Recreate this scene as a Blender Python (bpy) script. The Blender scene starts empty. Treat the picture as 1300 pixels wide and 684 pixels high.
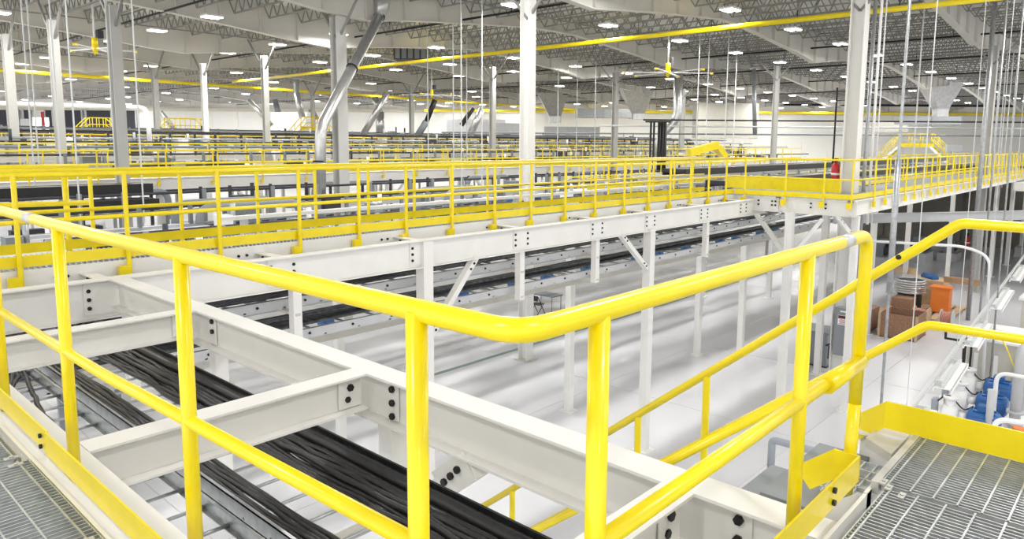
import bpy, math, random
from mathutils import Vector, Matrix
random.seed(7)
C = bpy.context.scene.collection
scn = bpy.context.scene
# ---------------------------------------------------------------- camera
cam = bpy.data.cameras.new('camera')
co = bpy.data.objects.new('camera', cam); C.objects.link(co); scn.camera = co
CZ = 7.4
co.matrix_world = Matrix(((0.67252285, 0.0871336, -0.73492908, 0), (-0.74004812, 0.08785139, -0.66679151, 0),
                          (0.0064646, 0.99231541, 0.12356512, CZ), (0, 0, 0, 1)))
cam.sensor_fit = 'HORIZONTAL'; cam.sensor_width = 36; cam.lens = 909.65 / 1300 * 36
cam.shift_x = (650 - 659.6) / 1300; cam.shift_y = (294.85 - 342) / 1300
cam.clip_start = 0.05; cam.clip_end = 500
# ---------------------------------------------------------------- light
w = bpy.data.worlds.new('world'); scn.world = w; w.use_nodes = True
w.node_tree.nodes['Background'].inputs[0].default_value = (1.0, 1.0, 1.0, 1)
w.node_tree.nodes['Background'].inputs[1].default_value = 1.15
scn.view_settings.view_transform = 'Standard'; scn.view_settings.look = 'None'
scn.view_settings.exposure = 0.66; scn.view_settings.gamma = 1.0
LAMP_W = 170.0
# ---------------------------------------------------------------- materials
MAT = {}
def mat(name, col, rough=0.5, metal=0.0, noise=0.0, scale=3.0, bump=0.0, coat=0.0, col2=None, spec=0.5, emit=None):
    m = bpy.data.materials.new(name); m.use_nodes = True; MAT[name] = m
    nt = m.node_tree; b = nt.nodes['Principled BSDF']
    b.inputs['Base Color'].default_value = (*col, 1); b.inputs['Roughness'].default_value = rough
    b.inputs['Metallic'].default_value = metal; b.inputs['Specular IOR Level'].default_value = spec
    if coat: b.inputs['Coat Weight'].default_value = coat; b.inputs['Coat Roughness'].default_value = 0.12
    if emit: b.inputs['Emission Color'].default_value = (*col, 1); b.inputs['Emission Strength'].default_value = emit
    if noise or bump:
        tc = nt.nodes.new('ShaderNodeTexCoord'); nz = nt.nodes.new('ShaderNodeTexNoise')
        nz.inputs['Scale'].default_value = scale; nz.inputs['Detail'].default_value = 5
        nt.links.new(tc.outputs['Object'], nz.inputs['Vector'])
        if noise:
            c2 = col2 or tuple(c * (1 - noise) for c in col)
            mx = nt.nodes.new('ShaderNodeMix'); mx.data_type = 'RGBA'
            rp = nt.nodes.new('ShaderNodeValToRGB'); rp.color_ramp.elements[0].position = 0.35; rp.color_ramp.elements[1].position = 0.7
            nt.links.new(nz.outputs['Fac'], rp.inputs['Fac']); nt.links.new(rp.outputs['Color'], mx.inputs[0])
            mx.inputs[6].default_value = (*col, 1); mx.inputs[7].default_value = (*c2, 1)
            nt.links.new(mx.outputs[2], b.inputs['Base Color'])
        if bump:
            bp = nt.nodes.new('ShaderNodeBump'); bp.inputs['Strength'].default_value = bump; bp.inputs['Distance'].default_value = 0.004
            nt.links.new(nz.outputs['Fac'], bp.inputs['Height']); nt.links.new(bp.outputs['Normal'], b.inputs['Normal'])
    return m
mat('yellow', (0.92, 0.73, 0.0), 0.33, noise=0.08, scale=6, bump=0.25, coat=0.25)
mat('yellow_far', (0.86, 0.68, 0.01), 0.45)
mat('white', (0.80, 0.79, 0.76), 0.5, noise=0.05, scale=2.5, bump=0.1)
mat('column', (0.52, 0.515, 0.49), 0.5, noise=0.06, scale=1.5)  # white column steel, greyed in colour for columns standing unlit
mat('galv', (0.46, 0.48, 0.49), 0.38, 0.7, noise=0.3, scale=14)
mat('grate', (0.62, 0.65, 0.67), 0.35, 0.75, noise=0.25, scale=20)
mat('duct', (0.62, 0.62, 0.62), 0.3, 0.85, noise=0.2, scale=4)
mat('black', (0.012, 0.012, 0.014), 0.38, noise=0.5, scale=30, col2=(0.022, 0.022, 0.025), bump=0.3)
mat('bolt', (0.015, 0.014, 0.013), 0.45, 0.3)
mat('darkbundle', (0.035, 0.042, 0.045), 0.45, noise=0.5, scale=12, col2=(0.13, 0.14, 0.15))
mat('tray_green', (0.20, 0.24, 0.23), 0.45, 0.4)
mat('concrete', (0.69, 0.695, 0.72), 0.24, noise=0.06, scale=0.35, coat=0.0, spec=0.5)
mat('joint', (0.10, 0.10, 0.10), 0.9)
mat('roof', (0.78, 0.765, 0.73), 0.8, noise=0.08, scale=0.4)
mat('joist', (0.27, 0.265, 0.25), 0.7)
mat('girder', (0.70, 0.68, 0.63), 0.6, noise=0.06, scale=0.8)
mat('wall', (0.88, 0.87, 0.82), 0.7, noise=0.05, scale=0.2)
mat('cream', (0.66, 0.62, 0.50), 0.7)
mat('dark', (0.035, 0.035, 0.045), 0.6)
mat('grey', (0.20, 0.22, 0.24), 0.45)
mat('greybox', (0.24, 0.26, 0.28), 0.45, noise=0.06)
mat('lightgrey', (0.52, 0.53, 0.54), 0.45, noise=0.05)
mat('blue', (0.02, 0.12, 0.36), 0.35, noise=0.1, scale=8)
mat('orange', (0.85, 0.22, 0.03), 0.5, noise=0.1)
mat('red', (0.45, 0.01, 0.015), 0.35)
mat('osb', (0.36, 0.20, 0.12), 0.75, noise=0.45, scale=22, col2=(0.22, 0.12, 0.08))
mat('wood', (0.62, 0.44, 0.27), 0.7, noise=0.2, scale=5)
mat('copper', (0.65, 0.30, 0.24), 0.4, 0.3, noise=0.3, scale=12)
mat('tape', (0.62, 0.62, 0.62), 0.35, 0.3, noise=0.15, scale=30)
mat('beige', (0.58, 0.56, 0.50), 0.55, noise=0.08)
mat('shaded_wall', (0.24, 0.225, 0.19), 0.7, noise=0.1)  # rear wall colour darkened to stand in for shade
mat('pvc', (0.30, 0.33, 0.38), 0.4)
mat('signwhite', (0.85, 0.85, 0.85), 0.5)
mat('lens', (1.0, 0.98, 1.0), 0.5, emit=9.0)
mat('panel_lit', (1.0, 1.0, 1.0), 0.5, emit=1.4)
mat('green_paint', (0.13, 0.22, 0.17), 0.4)
mat('smoke', (0.60, 0.62, 0.62), 0.35)
# ---------------------------------------------------------------- mesh helpers
class M:
    def __init__(s): s.v = []; s.f = []; s.sm = []
    def quadbox(s, P):                     # 8 corners: 4 of one end then 4 of the other
        n = len(s.v); s.v += [tuple(p) for p in P]
        for q in ((3, 2, 1, 0), (4, 5, 6, 7), (0, 1, 5, 4), (1, 2, 6, 5), (2, 3, 7, 6), (3, 0, 4, 7)):
            s.f.append(tuple(n + i for i in q)); s.sm.append(False)
        return s
    def box(s, x0, x1, y0, y1, z0, z1):
        return s.quadbox([(x0, y0, z0), (x1, y0, z0), (x1, y1, z0), (x0, y1, z0), (x0, y0, z1), (x1, y0, z1), (x1, y1, z1), (x0, y1, z1)])
    def obox(s, p, q, a0, a1, h0, h1, up=(0, 0, 1)):   # a rectangle (side a0..a1, up h0..h1) swept from p to q
        p = Vector(p); q = Vector(q); d = (q - p).normalized(); up = Vector(up)
        if abs(d.dot(up)) > .999: up = Vector((0, 1, 0))
        sd = d.cross(up).normalized(); u = sd.cross(d).normalized()
        c = lambda o, a, h: o + sd * a + u * h
        return s.quadbox([c(p, a0, h0), c(p, a1, h0), c(p, a1, h1), c(p, a0, h1), c(q, a0, h0), c(q, a1, h0), c(q, a1, h1), c(q, a0, h1)])
    def tube(s, pts, r, n=12, caps=True, radii=None):
        pts = [Vector(p) for p in pts]; k = len(pts); base = len(s.v)
        ref = None
        for i, p in enumerate(pts):
            if i == 0: t = pts[1] - p
            elif i == k - 1: t = p - pts[i - 1]
            else: t = (pts[i + 1] - p).normalized() + (p - pts[i - 1]).normalized()
            t.normalize()
            if ref is None: ref = Vector((0, 0, 1)) if abs(t.z) < .9 else Vector((1, 0, 0))
            a = t.cross(ref).normalized(); b = a.cross(t).normalized(); ref = b
            rr = radii[i] if radii else r
            m = 1.0
            if 0 < i < k - 1:
                cs = max(.5, math.sqrt((1 + (pts[i + 1] - p).normalized().dot((p - pts[i - 1]).normalized())) / 2)); m = 1.0 if cs > .97 else 1 / cs ** .5
            for j in range(n):
                an = 2 * math.pi * j / n
                s.v.append(tuple(p + (a * math.cos(an) + b * math.sin(an)) * rr * m))
        for i in range(k - 1):
            for j in range(n):
                j2 = (j + 1) % n
                s.f.append((base + i * n + j, base + i * n + j2, base + (i + 1) * n + j2, base + (i + 1) * n + j)); s.sm.append(n > 5)
        if caps:
            s.f.append(tuple(base + j for j in range(n))[::-1]); s.sm.append(False)
            s.f.append(tuple(base + (k - 1) * n + j for j in range(n))); s.sm.append(False)
        return s
    def ibeam(s, p, q, d, w, t=0.014):     # p, q on the centre line of the TOP face
        s.obox(p, q, -w / 2, w / 2, -t, 0); s.obox(p, q, -w / 2, w / 2, -d, -d + t); s.obox(p, q, -t * .4, t * .4, -d + t, -t); return s
    def build(s, name, m, parent=None, label=None):
        if not s.v: s.box(0, .01, 0, .01, 0, .01)
        off = Vector((0, 0, 0))
        if parent is not None: off = Vector(parent.get('_w', (0, 0, 0)))
        else:
            xs = [v[0] for v in s.v]; ys = [v[1] for v in s.v]; zs = [v[2] for v in s.v]
            off = Vector(((min(xs) + max(xs)) / 2, (min(ys) + max(ys)) / 2, min(zs)))
        me = bpy.data.meshes.new(name)
        me.from_pydata([(v[0] - off.x, v[1] - off.y, v[2] - off.z) for v in s.v], [], s.f)
        me.polygons.foreach_set('use_smooth', s.sm); me.materials.append(MAT[m]); me.update()
        o = bpy.data.objects.new(name, me); C.objects.link(o)
        if parent is not None: o.parent = parent; ROOT[o.name] = off
        else: o.location = off; ROOT[o.name] = off
        o['_w'] = tuple(off)
        if label: o['label'] = label
        return o
ORD = 'first second third fourth fifth sixth seventh eighth ninth tenth eleventh twelfth thirteenth fourteenth fifteenth sixteenth seventeenth eighteenth nineteenth'.split()
for tn, tt_ in (('twentieth', 'twenty'), ('thirtieth', 'thirty'), ('fortieth', 'forty'), ('fiftieth', 'fifty')): ORD += [tn] + [tt_ + '-' + ORD[q] for q in range(9)]
ROOT = {}
def thing(name, label, cat, loc=(0, 0, 0), group=None):
    o = bpy.data.objects.new(name, None); C.objects.link(o); o.location = loc; o['_w'] = tuple(loc); o.empty_display_size = .2
    o['label'] = label; o['category'] = cat
    if group: o['group'] = group
    return o
def tag(o, label, cat, group=None, kind=None):
    if label: o['label'] = label
    if cat: o['category'] = cat
    if group: o['group'] = group
    if kind: o['kind'] = kind
    return o
def dup(o, loc=None, parent=None):
    c = o.copy(); C.objects.link(c)
    if parent is not None: c.parent = parent
    if loc is not None: c.location = loc
    for ch in o.children:
        dup(ch, None, c)
    return c
def fillet(pts, r, n=6):                   # round the corners of a polyline
    pts = [Vector(p) for p in pts]; out = [pts[0]]
    for i in range(1, len(pts) - 1):
        a = (pts[i - 1] - pts[i]).normalized(); b = (pts[i + 1] - pts[i]).normalized()
        rr = min(r, (pts[i - 1] - pts[i]).length * .45, (pts[i + 1] - pts[i]).length * .45)
        p0 = pts[i] + a * rr; p1 = pts[i] + b * rr
        for k in range(n + 1):
            t = k / n; out.append(p0 * (1 - t) ** 2 + pts[i] * 2 * t * (1 - t) + p1 * t * t)
    out.append(pts[-1]); return out
FW = Vector((0.7406, 0.6719, 0)); RT = Vector((0.6727, -0.74, 0))   # bearing of the far hall wall
def fr(F, r, z=0.0):
    p = FW * F + RT * r; return Vector((p.x, p.y, z))
def bolt(parent, c, n, r=0.022, name='bolt', k=6):   # a hexagonal bolt head at c facing n
    c = Vector(c); n = Vector(n).normalized()
    return M().tube([c, c + n * r * .9], r, k).build(name, 'bolt', parent)

# ================================================================= SETTING
floor = M().box(-15, 175, -60, 150, -0.3, -0.012).build('floor', 'concrete'); floor['kind'] = 'structure'
SL = 6.1
sl = None
for i in range(0, 12):
    for j in range(0, 11):
        x0 = -0.6 + i * SL; y0 = -5.8 + j * SL
        if sl is None:
            sl = M().box(0.012, SL - 0.012, 0.012, SL - 0.012, -0.0119, 0).build('slab', 'concrete', floor)
            off = Vector(floor['_w'])
            me = sl.data
            for v in me.vertices: v.co += off
            sl.location = Vector((x0, y0, 0)) - off
        else:
            c = sl.copy(); C.objects.link(c); c.parent = floor; c.location = Vector((x0, y0, 0)) - off
m = M().box(10, 90, 16.9, 17.08, 0.0, 0.004); o = m.build('floor_line', 'green_paint'); tag(o, 'long green line painted on the pale concrete floor', 'floor marking')
# roof deck
ceil = M().box(-15, 175, -60, 150, 14.15, 14.3).build('ceiling', 'roof'); ceil['kind'] = 'structure'
# far wall, perpendicular to the bearing above
WF = 113.0
def wbox(m, r0, r1, z0, z1, f0=WF, f1=WF + .4):
    return m.quadbox([fr(f0, r0, z0), fr(f0, r1, z0), fr(f1, r1, z0), fr(f1, r0, z0), fr(f0, r0, z1), fr(f0, r1, z1), fr(f1, r1, z1), fr(f1, r0, z1)])
wall = wbox(M(), -95, 100, 0, 14.15).build('wall_far', 'wall'); wall['kind'] = 'structure'
wall_panel0 = None
for k in range(-20, 25):                    # tall insulated panels of the far wall
    wbox(M(), k * 4.0 + .02, k * 4.0 + 3.98, 0.2, 14.0, WF - .06, WF).build('panel', 'wall', wall)
wbox(M(), -95, 100, 12.0, 12.5, WF - .5, WF - .1).build('trim_1', 'cream')['kind'] = 'structure'
# ================================================================= ROOF STEEL
rows = [-0.7 + 8.55 * k for k in range(0, 15)]        # girder rows at y
colx = {}
def girder_profile(x, cols):
    d = min(abs(x - c) for c in cols); t = min(1, d / 11.0)
    return 12.25 + (13.3 - 12.25) * (t ** .8)
for k, y in enumerate(rows):
    cols = [-9, 17.5, 43.0, 68.5, 94, 120, 146] if k % 2 else [-4, 21.5, 44, 70, 96, 122, 148]
    xs = [-12 + 2.0 * i for i in range(0, 80)]
    m = M()
    for a, b in zip(xs[:-1], xs[1:]):
        za = girder_profile(a, cols); zb = girder_profile(b, cols)
        m.quadbox([(a, y - .015, za), (b, y - .015, zb), (b, y + .015, zb), (a, y + .015, za), (a, y - .015, 14.1), (b, y - .015, 14.1), (b, y + .015, 14.1), (a, y + .015, 14.1)])
        m.quadbox([(a, y - .17, za - .03), (b, y - .17, zb - .03), (b, y + .17, zb - .03), (a, y + .17, za - .03), (a, y - .17, za), (b, y - .17, zb), (b, y + .17, zb), (a, y + .17, za)])
    for a in xs:
        za = girder_profile(a, cols); m.box(a - .01, a + .01, y - .15, y + .15, za, 14.1)
    m.build('roof_girder', 'girder', ceil)
# open web joists between the rows
def joist_mesh(L):
    m = M(); zt = 14.0; zb = 13.3
    m.box(-.05, .05, 0, L, zt - .06, zt); m.box(-.05, .05, .5, L - .5, zb, zb + .05)
    n = 10; st = (L - 1.0) / n
    for i in range(n):
        y = .5 + i * st
        m.obox((0, y, zb), (0, y + st / 2, zt), -.022, .022, -.022, .022, up=(1, 0, 0)); m.obox((0, y + st / 2, zt), (0, y + st, zb), -.022, .022, -.022, .022, up=(1, 0, 0))
    m.obox((0, 0, zt), (0, .5, zb), -.02, .02, -.02, .02, up=(1, 0, 0)); m.obox((0, L, zt), (0, L - .5, zb), -.02, .02, -.02, .02, up=(1, 0, 0))
    return m
jp = joist_mesh(8.55)
spots = []
for k in range(len(rows) - 1):
    for i in range(0, 88):
        x = -8 + 1.75 * i; y = rows[k]
        p = Vector((x, y + 4.2, 0)); F = p.dot(Vector((.7406, .6719, 0))); r = p.dot(Vector((.6727, -.74, 0)))
        if F < 24 or F > WF - 4 or abs(r) > F * .75 + 6: continue
        spots.append((F, x, y))
spots.sort()
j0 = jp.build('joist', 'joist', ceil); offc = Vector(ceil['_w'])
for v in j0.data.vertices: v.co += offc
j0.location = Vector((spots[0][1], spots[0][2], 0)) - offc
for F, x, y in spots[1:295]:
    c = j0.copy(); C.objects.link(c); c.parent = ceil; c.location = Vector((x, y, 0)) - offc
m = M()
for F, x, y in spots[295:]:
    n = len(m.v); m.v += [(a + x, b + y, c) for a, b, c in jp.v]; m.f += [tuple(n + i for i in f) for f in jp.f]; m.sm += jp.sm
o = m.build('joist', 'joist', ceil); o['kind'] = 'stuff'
# bridging and sprinkler pipes under the roof
for i, x in enumerate([13.5, 23.5, 33.5, 43.5, 54, 66, 80, 96]):
    m = M().tube([(x, -10, 13.05), (x, 118, 13.05)], .05, 8)
    for y in [0.5 + 4.275 * k for k in range(0, 27)]: m.tube([(x, y, 13.05), (x, y, 14.1)], .018, 4)
    o = m.build('sprinkler_pipe', 'bolt'); tag(o, 'dark sprinkler pipe under the roof, %s nearest the camera' % ORD[i], 'pipe')
for i, y in enumerate([22, 39, 56.5, 73.5, 90]):
    o = M().tube([(0, y, 13.15), (120, y, 13.15)], .035, 6).build('joist_bridging', 'joist'); tag(o, 'thin dark bracing bar under the roof joists, %s nearest' % ORD[i], 'brace')
# big yellow gas pipes
m = M().tube([(28.6, -15, 12.25), (28.6, 46, 12.25), (28.6, 58, 12.25)], .10, 12); o = m.build('gas_pipe', 'yellow')
tag(o, 'long yellow overhead pipe crossing the picture from upper right', 'pipe')
m = M().tube([(4, 62, 12.3), (60, 64.5, 12.3), (110, 66, 12.3)], .13, 10); o = m.build('gas_pipe', 'yellow_far')
tag(o, 'yellow overhead pipe at the left sloping down to the hall middle', 'pipe')
a = fr(106, -14, 12.05); b = fr(106, 92, 12.05); o = M().tube([a, b], .2, 8).build('gas_pipe', 'yellow_far'); tag(o, 'level yellow pipe along the top of the far bright wall', 'pipe')
# ================================================================= COLUMNS
def column(x, y, top, w, label, name='steel_column', bracket=True):
    t = thing(name, label, 'column', (x, y, 0))
    w *= .74; m = M(); a = w / 2; tf = .03
    m.box(x - a, x + a, y - a, y - a + tf, .03, top); m.box(x - a, x + a, y + a - tf, y + a, .03, top); m.box(x - .015, x + .015, y - a + tf, y + a - tf, .03, top)
    m.build('shaft', 'white' if 'broad' in label or 'nearest behind' in label or 'bright white' in label else 'column', t)  # lit columns get plain white, unlit ones the greyed colour
    M().box(x - a - .12, x + a + .12, y - a - .12, y + a + .12, 0, .03).build('base_plate', 'column', t)
    if bracket:
        M().obox((x, y, top - .9), (x, y + 1.8, 13.35), -.04, .04, -.04, .04).build('knee_brace', 'joist', t)
        M().obox((x, y, top - .9), (x, y - 1.8, 13.35), -.04, .04, -.04, .04).build('knee_brace', 'joist', t)
    return t
COLS = [(17.93, 15.95, .5, 'tall white steel column in the middle, nearest behind the walkway'),
        (23.25, 7.35, .58, 'broad white column rising through the walkway platform at right'),
        (16.7, 24.93, .62, 'thick pale column standing behind the slanting silver duct'),
        (10.0, 29.3, .5, 'pale column at left with thin hanging rods on both sides'),
        (21.3, 39.3, .42, 'pale column just left of the slanting silver duct foot'),
        (20.9, 46.3, .4, 'bright white narrow column beside the yellow crossover platform'),
        (19.85, 51.3, .45, 'grey column left of the yellow crossover platform'),
        (9.5, 34.7, .45, 'second pale column from the left picture edge'),
        (9.3, 41.0, .5, 'pale column at the far left picture edge'),
        (41.1, 50.3, .45, 'distant column between the slanting duct and the central column'),
        (34.0, 33.3, .42, 'column just left of the tall central white column'),
        (41.9, 29.1, .45, 'column just right of the central column, near the tapered ducts'),
        (44.8, 18.9, .4, 'column right of the ceiling fan, before the bright wall'),
        (42.4, 7.0, .5, 'grey column at right where the long walkway ends'),
        (58, 33, .5, 'distant column behind the round vertical duct by the fan'),
        (36, 58, .4, 'distant column right of the white box units'),
        (52, 46, .4, 'distant column among the slanting dark pipes')]
for x, y, wd, lb in COLS: column(x, y, 12.3, wd, lb)
# ================================================================= ROOF LAMPS
lamp0 = None; LG = 'high bay lamps under the roof'; LL = 'white twin tube high bay lamp hanging under the roof'
lights = []
xs = [15.0 + 6.55 * k for k in range(-3, 15)]; ys = [20 + 6.05 * k for k in range(-5, 17)]
li = bpy.data.lights.new('high_bay_light', 'AREA'); li.shape = 'RECTANGLE'; li.size = 1.3; li.size_y = .7; li.energy = LAMP_W; li.color = (1.0, .985, .96)
for i, x in enumerate(xs):
    for j, y in enumerate(ys):
        F = x * .7406 + y * .6719; r = x * .6727 - y * .74
        if F > WF - 3 or F < -16: continue
        vis = F > 20 and abs(r) < F * .76 + 3
        if not vis and (i + j) % 2: continue
        if min(abs(y - q) for q in rows) < 1.3: continue
        if F > 60 and F < 95 and (i + j) % 2 and r < 10: continue
        if lamp0 is None:
            lamp0 = thing('high_bay_lamp', LL, 'lamp', (x, y, 12.85), LG)
            M().box(x - .4, x + .4, y - .3, y + .3, 12.85, 12.93).build('housing', 'signwhite', lamp0)
            for s in (-1, 1): M().box(x - .38, x + .38, y + s * .18 - .09, y + s * .18 + .09, 12.82, 12.85).build('tube', 'lens', lamp0)
            [M().tube([(x + e, y, 12.93), (x + e, y, 14.1)], .01, 4).build('hanger', 'galv', lamp0) for e in (-.3, .3)]
            lo = bpy.data.objects.new('lamp_light', li); C.objects.link(lo); lo.parent = lamp0; lo.location = (0, 0, -.06)
        lo_ = lamp0 if not lights else dup(lamp0, (x, y, 12.85))
        lights.append(1); lo_['label'] = 'twin tube high bay lamp, %s lamp line to the right, %s row back' % (ORD[i], ORD[j])
# ================================================================= GUARDRAILS
RZ = 1.055; MZ = .53
def interp_run(pts):
    L = [0]
    for a, b in zip(pts[:-1], pts[1:]): L.append(L[-1] + (Vector(b) - Vector(a)).length)
    return L
def guardrail(label, pts, deck, posts, toe=True, r=.026, toe_side=0.0, mt='yellow', n=12, base=-.2, brackets=None, far=False, ends=None, toeh=.13, group=None, endcap=0.0):
    t = thing('guardrail', label, 'guardrail', (pts[0][0], pts[0][1], deck), group)
    P3 = lambda z: [(p[0], p[1], deck + z) for p in pts]
    top = P3(RZ)
    M().tube(fillet(top, .07, 5) if not far else top, r, n).build('top_rail', mt, t)
    M().tube(fillet(P3(MZ), .05, 4) if not far else P3(MZ), r * .92, n).build('mid_rail', mt, t)
    if toe:
        for a, b in zip(pts[:-1], pts[1:]):
            M().obox((a[0], a[1], deck), (b[0], b[1], deck), toe_side - .005, toe_side + .005, .015, .015 + toeh).build('toe_board', mt, t)
    stuff = M() if far == 2 else None
    for (x, y) in posts:
        m = stuff if stuff is not None else M()
        m.tube([(x, y, deck + base), (x, y, deck + RZ)], r * .98, n, caps=False)
        if stuff is None:
            po = m.build('post', mt, t)
            if brackets:
                dx, dy = brackets
                bm = M().box(x + min(0, dx) - (.06 if dx == 0 else 0), x + max(0, dx) + (.02 if dx == 0 else 0), y + min(0, dy) - (.06 if dy == 0 else 0), y + max(0, dy) + (.02 if dy == 0 else 0), deck + base, deck + base + .16)
                bm.build('bracket', mt, po)
    if stuff is not None: o = stuff.build('post', mt, t); o['kind'] = 'stuff'
    return t
DZ = 5.98
# ---- near rail, left run (towards +y) and right run (towards +x)
XR = .985; YR = .94
MZN = .477
def xr(y): return .972 + max(0, 3.2 - y) * .026
t = thing('guardrail', 'large yellow pipe guardrail with a rounded corner right in front', 'guardrail', (XR, YR, DZ))
top = fillet([(xr(9.3), 9.3, DZ + 1.04), (xr(3.2), 3.2, DZ + 1.04), (1.04, YR, DZ + 1.04), (3.25, YR, DZ + 1.04), (3.225, YR, DZ + .2)], .085, 8)
M().tube(top, .0265, 24).build('top_rail', 'yellow', t)
M().tube([(xr(9.3), 9.3, DZ + MZN - .04), (xr(3.2), 3.2, DZ + MZN - .02), (xr(1), YR, DZ + MZN)], .0225, 20).build('mid_rail', 'yellow', t)
M().tube([(1.03, YR, DZ + MZN - .01), (3.20, YR, DZ + MZN + .01)], .0245, 20).build('mid_rail', 'yellow', t)
M().tube([(2.83, YR - .008, DZ + MZN + .004), (3.235, YR - .008, DZ + MZN + .01)], .034, 20).build('sleeve', 'yellow', t, )
for y in (4.93, 3.69, 2.43, 1.243, 6.2, 7.4, 8.6):
    po = M().tube([(xr(y), y, DZ - .29), (xr(y), y, DZ + 1.04)], .0255, 20, caps=True).build('post', 'yellow', t)
    M().box(XR - .02, XR + .03, y - .10, y - .02, DZ - .27, DZ - .17).build('bracket', 'yellow', po)
for x in (1.31, 2.575):
    po = M().tube([(x, YR, DZ - .25), (x, YR, DZ + 1.04)], .0255, 20).build('post', 'yellow', t)
M().tube([(3.195, YR, DZ - .1), (3.225, YR, DZ + .3)], .0265, 20).build('post', 'yellow', t)
TX = .85; TY = .865
o = M().obox((TX + .005, 9.3, DZ), (TX + .005, 3.62, DZ), -.004, .004, .025, .13).build('toe_board', 'yellow', t)
o2 = M().obox((TX, 3.63, DZ), (TX, TY, DZ), -.004, .004, .02, .125).build('toe_board', 'yellow', t)
for z in (.05, .1): M().tube([(TX - .004, 3.68, DZ + z - .005), (TX - .015, 3.68, DZ + z - .005)], .011, 6).build('bolt', 'bolt', t)
M().obox((TX, TY, DZ), (3.08, TY, DZ), -.004, .004, .02, .13).build('toe_board', 'yellow', t)
M().obox((3.08, TY - .004, DZ), (3.08, .965, DZ), -.004, .004, .02, .13).build('toe_board', 'yellow', t)
for x in (2.76, ):
    for z in (.05, .1): M().tube([(x, TY - .005, DZ + z), (x, TY - .017, DZ + z)], .012, 6).build('bolt', 'bolt', t)
# silver tape bands are wrapped round the rail
for (a, b, nm) in (((xr(4.1), 4.16, DZ + 1.04), (xr(4.1), 4.05, DZ + 1.04), 'grey tape band around the top rail at the far left'), ((2.91, YR, DZ + 1.04), (3.02, YR, DZ + 1.04), 'grey tape band around the top rail near its right end')):
    M().tube([a, b], .0274, 24).build('tape_band', 'tape', t)
# ---- stairs going down towards +y from the landing
t = thing('stair', 'steel stair going down from the landing between yellow rails', 'stair', (3.5, 1.0, 0))
SY = 1.0; slope = (5.43 - 7.03) / (2.72 - .73)
def sz(y, z0): return z0 + slope * (y - SY)
YE = 7.6
for x, y0 in ((3.14, .9), (3.93, .86)):
    M().obox((x, y0, DZ - .04), (x, 4.5, sz(4.5, DZ - .0) - .04), -.006, .006, -.24, -.03).build('stringer', 'white', t)
M().obox((3.09, .965, DZ + .13), (3.09, 1.13, DZ + .13 + slope * .165), -.004, .004, -.11, 0).build('toe_board', 'yellow', t)
M().quadbox([(3.60, .87, 5.90), (3.95, .87, 5.90), (3.95, 1.02, 5.90), (3.72, 1.02, 5.90), (3.60, .87, 5.945), (3.95, .87, 5.945), (3.95, 1.02, 5.945), (3.72, 1.02, 5.945)]).build('corner_plate', 'beige', t)
for q in range(5): M().box(3.2 + .1 * q, 3.21 + .1 * q, .86, 1.06, 5.85, 5.87).build('tread_bar', 'grate', t)
for q in range(4): M().box(3.16, 3.6, .87 + .055 * q, .877 + .055 * q, 5.85, 5.87).build('tread_bar', 'grate', t)
k = 0
while True:
    y = SY + .18 + k * .26; z = DZ - .21 - k * .209; k += 1
    if y > 4.3: break
    M().box(3.15, 3.92, y - .13, y + .13, z - .03, z).build('tread', 'greybox', t)
M().box(3.15, 3.92, 4.3, 5.3, 3.05, 3.12).build('landing', 'grate', t)
for (x, hx) in ((3.93, 1), (3.14, 0)):
    y0 = .79 if hx else 1.6
    # the far handrail continues level across the landing
    if hx:
        top = [(3.98, -3.2, DZ + 1.05), (3.98, .735, DZ + 1.05), (3.98, 4.6, DZ + 1.05 + slope * 3.87)]
        mid = [(3.98, -3.2, DZ + .53), (3.98, .84, DZ + .53), (3.98, 4.6, DZ + .53 + slope * 3.76)]
        M().tube(fillet(top, .03, 3), .0255, 20).build('handrail', 'yellow', t); M().tube(fillet(mid, .03, 3), .023, 20).build('mid_rail', 'yellow', t)
        for y in (1.17, 2.03, 2.52, 3.67, 4.4): M().tube([(3.98, y, sz(y, DZ) - .28), (3.98, y, DZ + 1.05 + slope * (y - .735))], .0225, 16, caps=False).build('post', 'yellow', t)
        for y in (-.2, -1.5, -2.8): M().tube([(3.98, y, DZ - .2), (3.98, y, DZ + 1.05)], .0245, 16, caps=False).build('post', 'yellow', t)
    else:
        M().tube([(3.2, .98, 6.42), (3.2, 4.6, 6.42 + slope * 3.62)], .0225, 14).build('handrail', 'yellow', t)
        for y in (2.83, 3.6, 4.4): M().tube([(3.2, y, sz(y, DZ) - .25), (3.2, y, 6.42 + slope * (y - .98))], .021, 14).build('post', 'yellow', t)
M().obox((3.83, -3.2, DZ), (3.83, .97, DZ), -.004, .004, .0, .14).build('toe_board', 'yellow', t)
M().quadbox([(3.826, .965, DZ), (3.834, .965, DZ), (3.914, 1.15, 5.82), (3.906, 1.15, 5.82), (3.826, .965, DZ + .14), (3.834, .965, DZ + .14), (3.914, 1.15, 5.965), (3.906, 1.15, 5.965)]).build('toe_board', 'yellow', t)
# round emblem sticker on the stair handrail
cy = .99; c = Vector((3.98 - .024, cy, DZ + 1.05 + slope * (cy - .735) + .012))
M().tube([c, c + Vector((-.003, 0, .002))], .014, 12).build('sticker', 'bolt', t)
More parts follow.
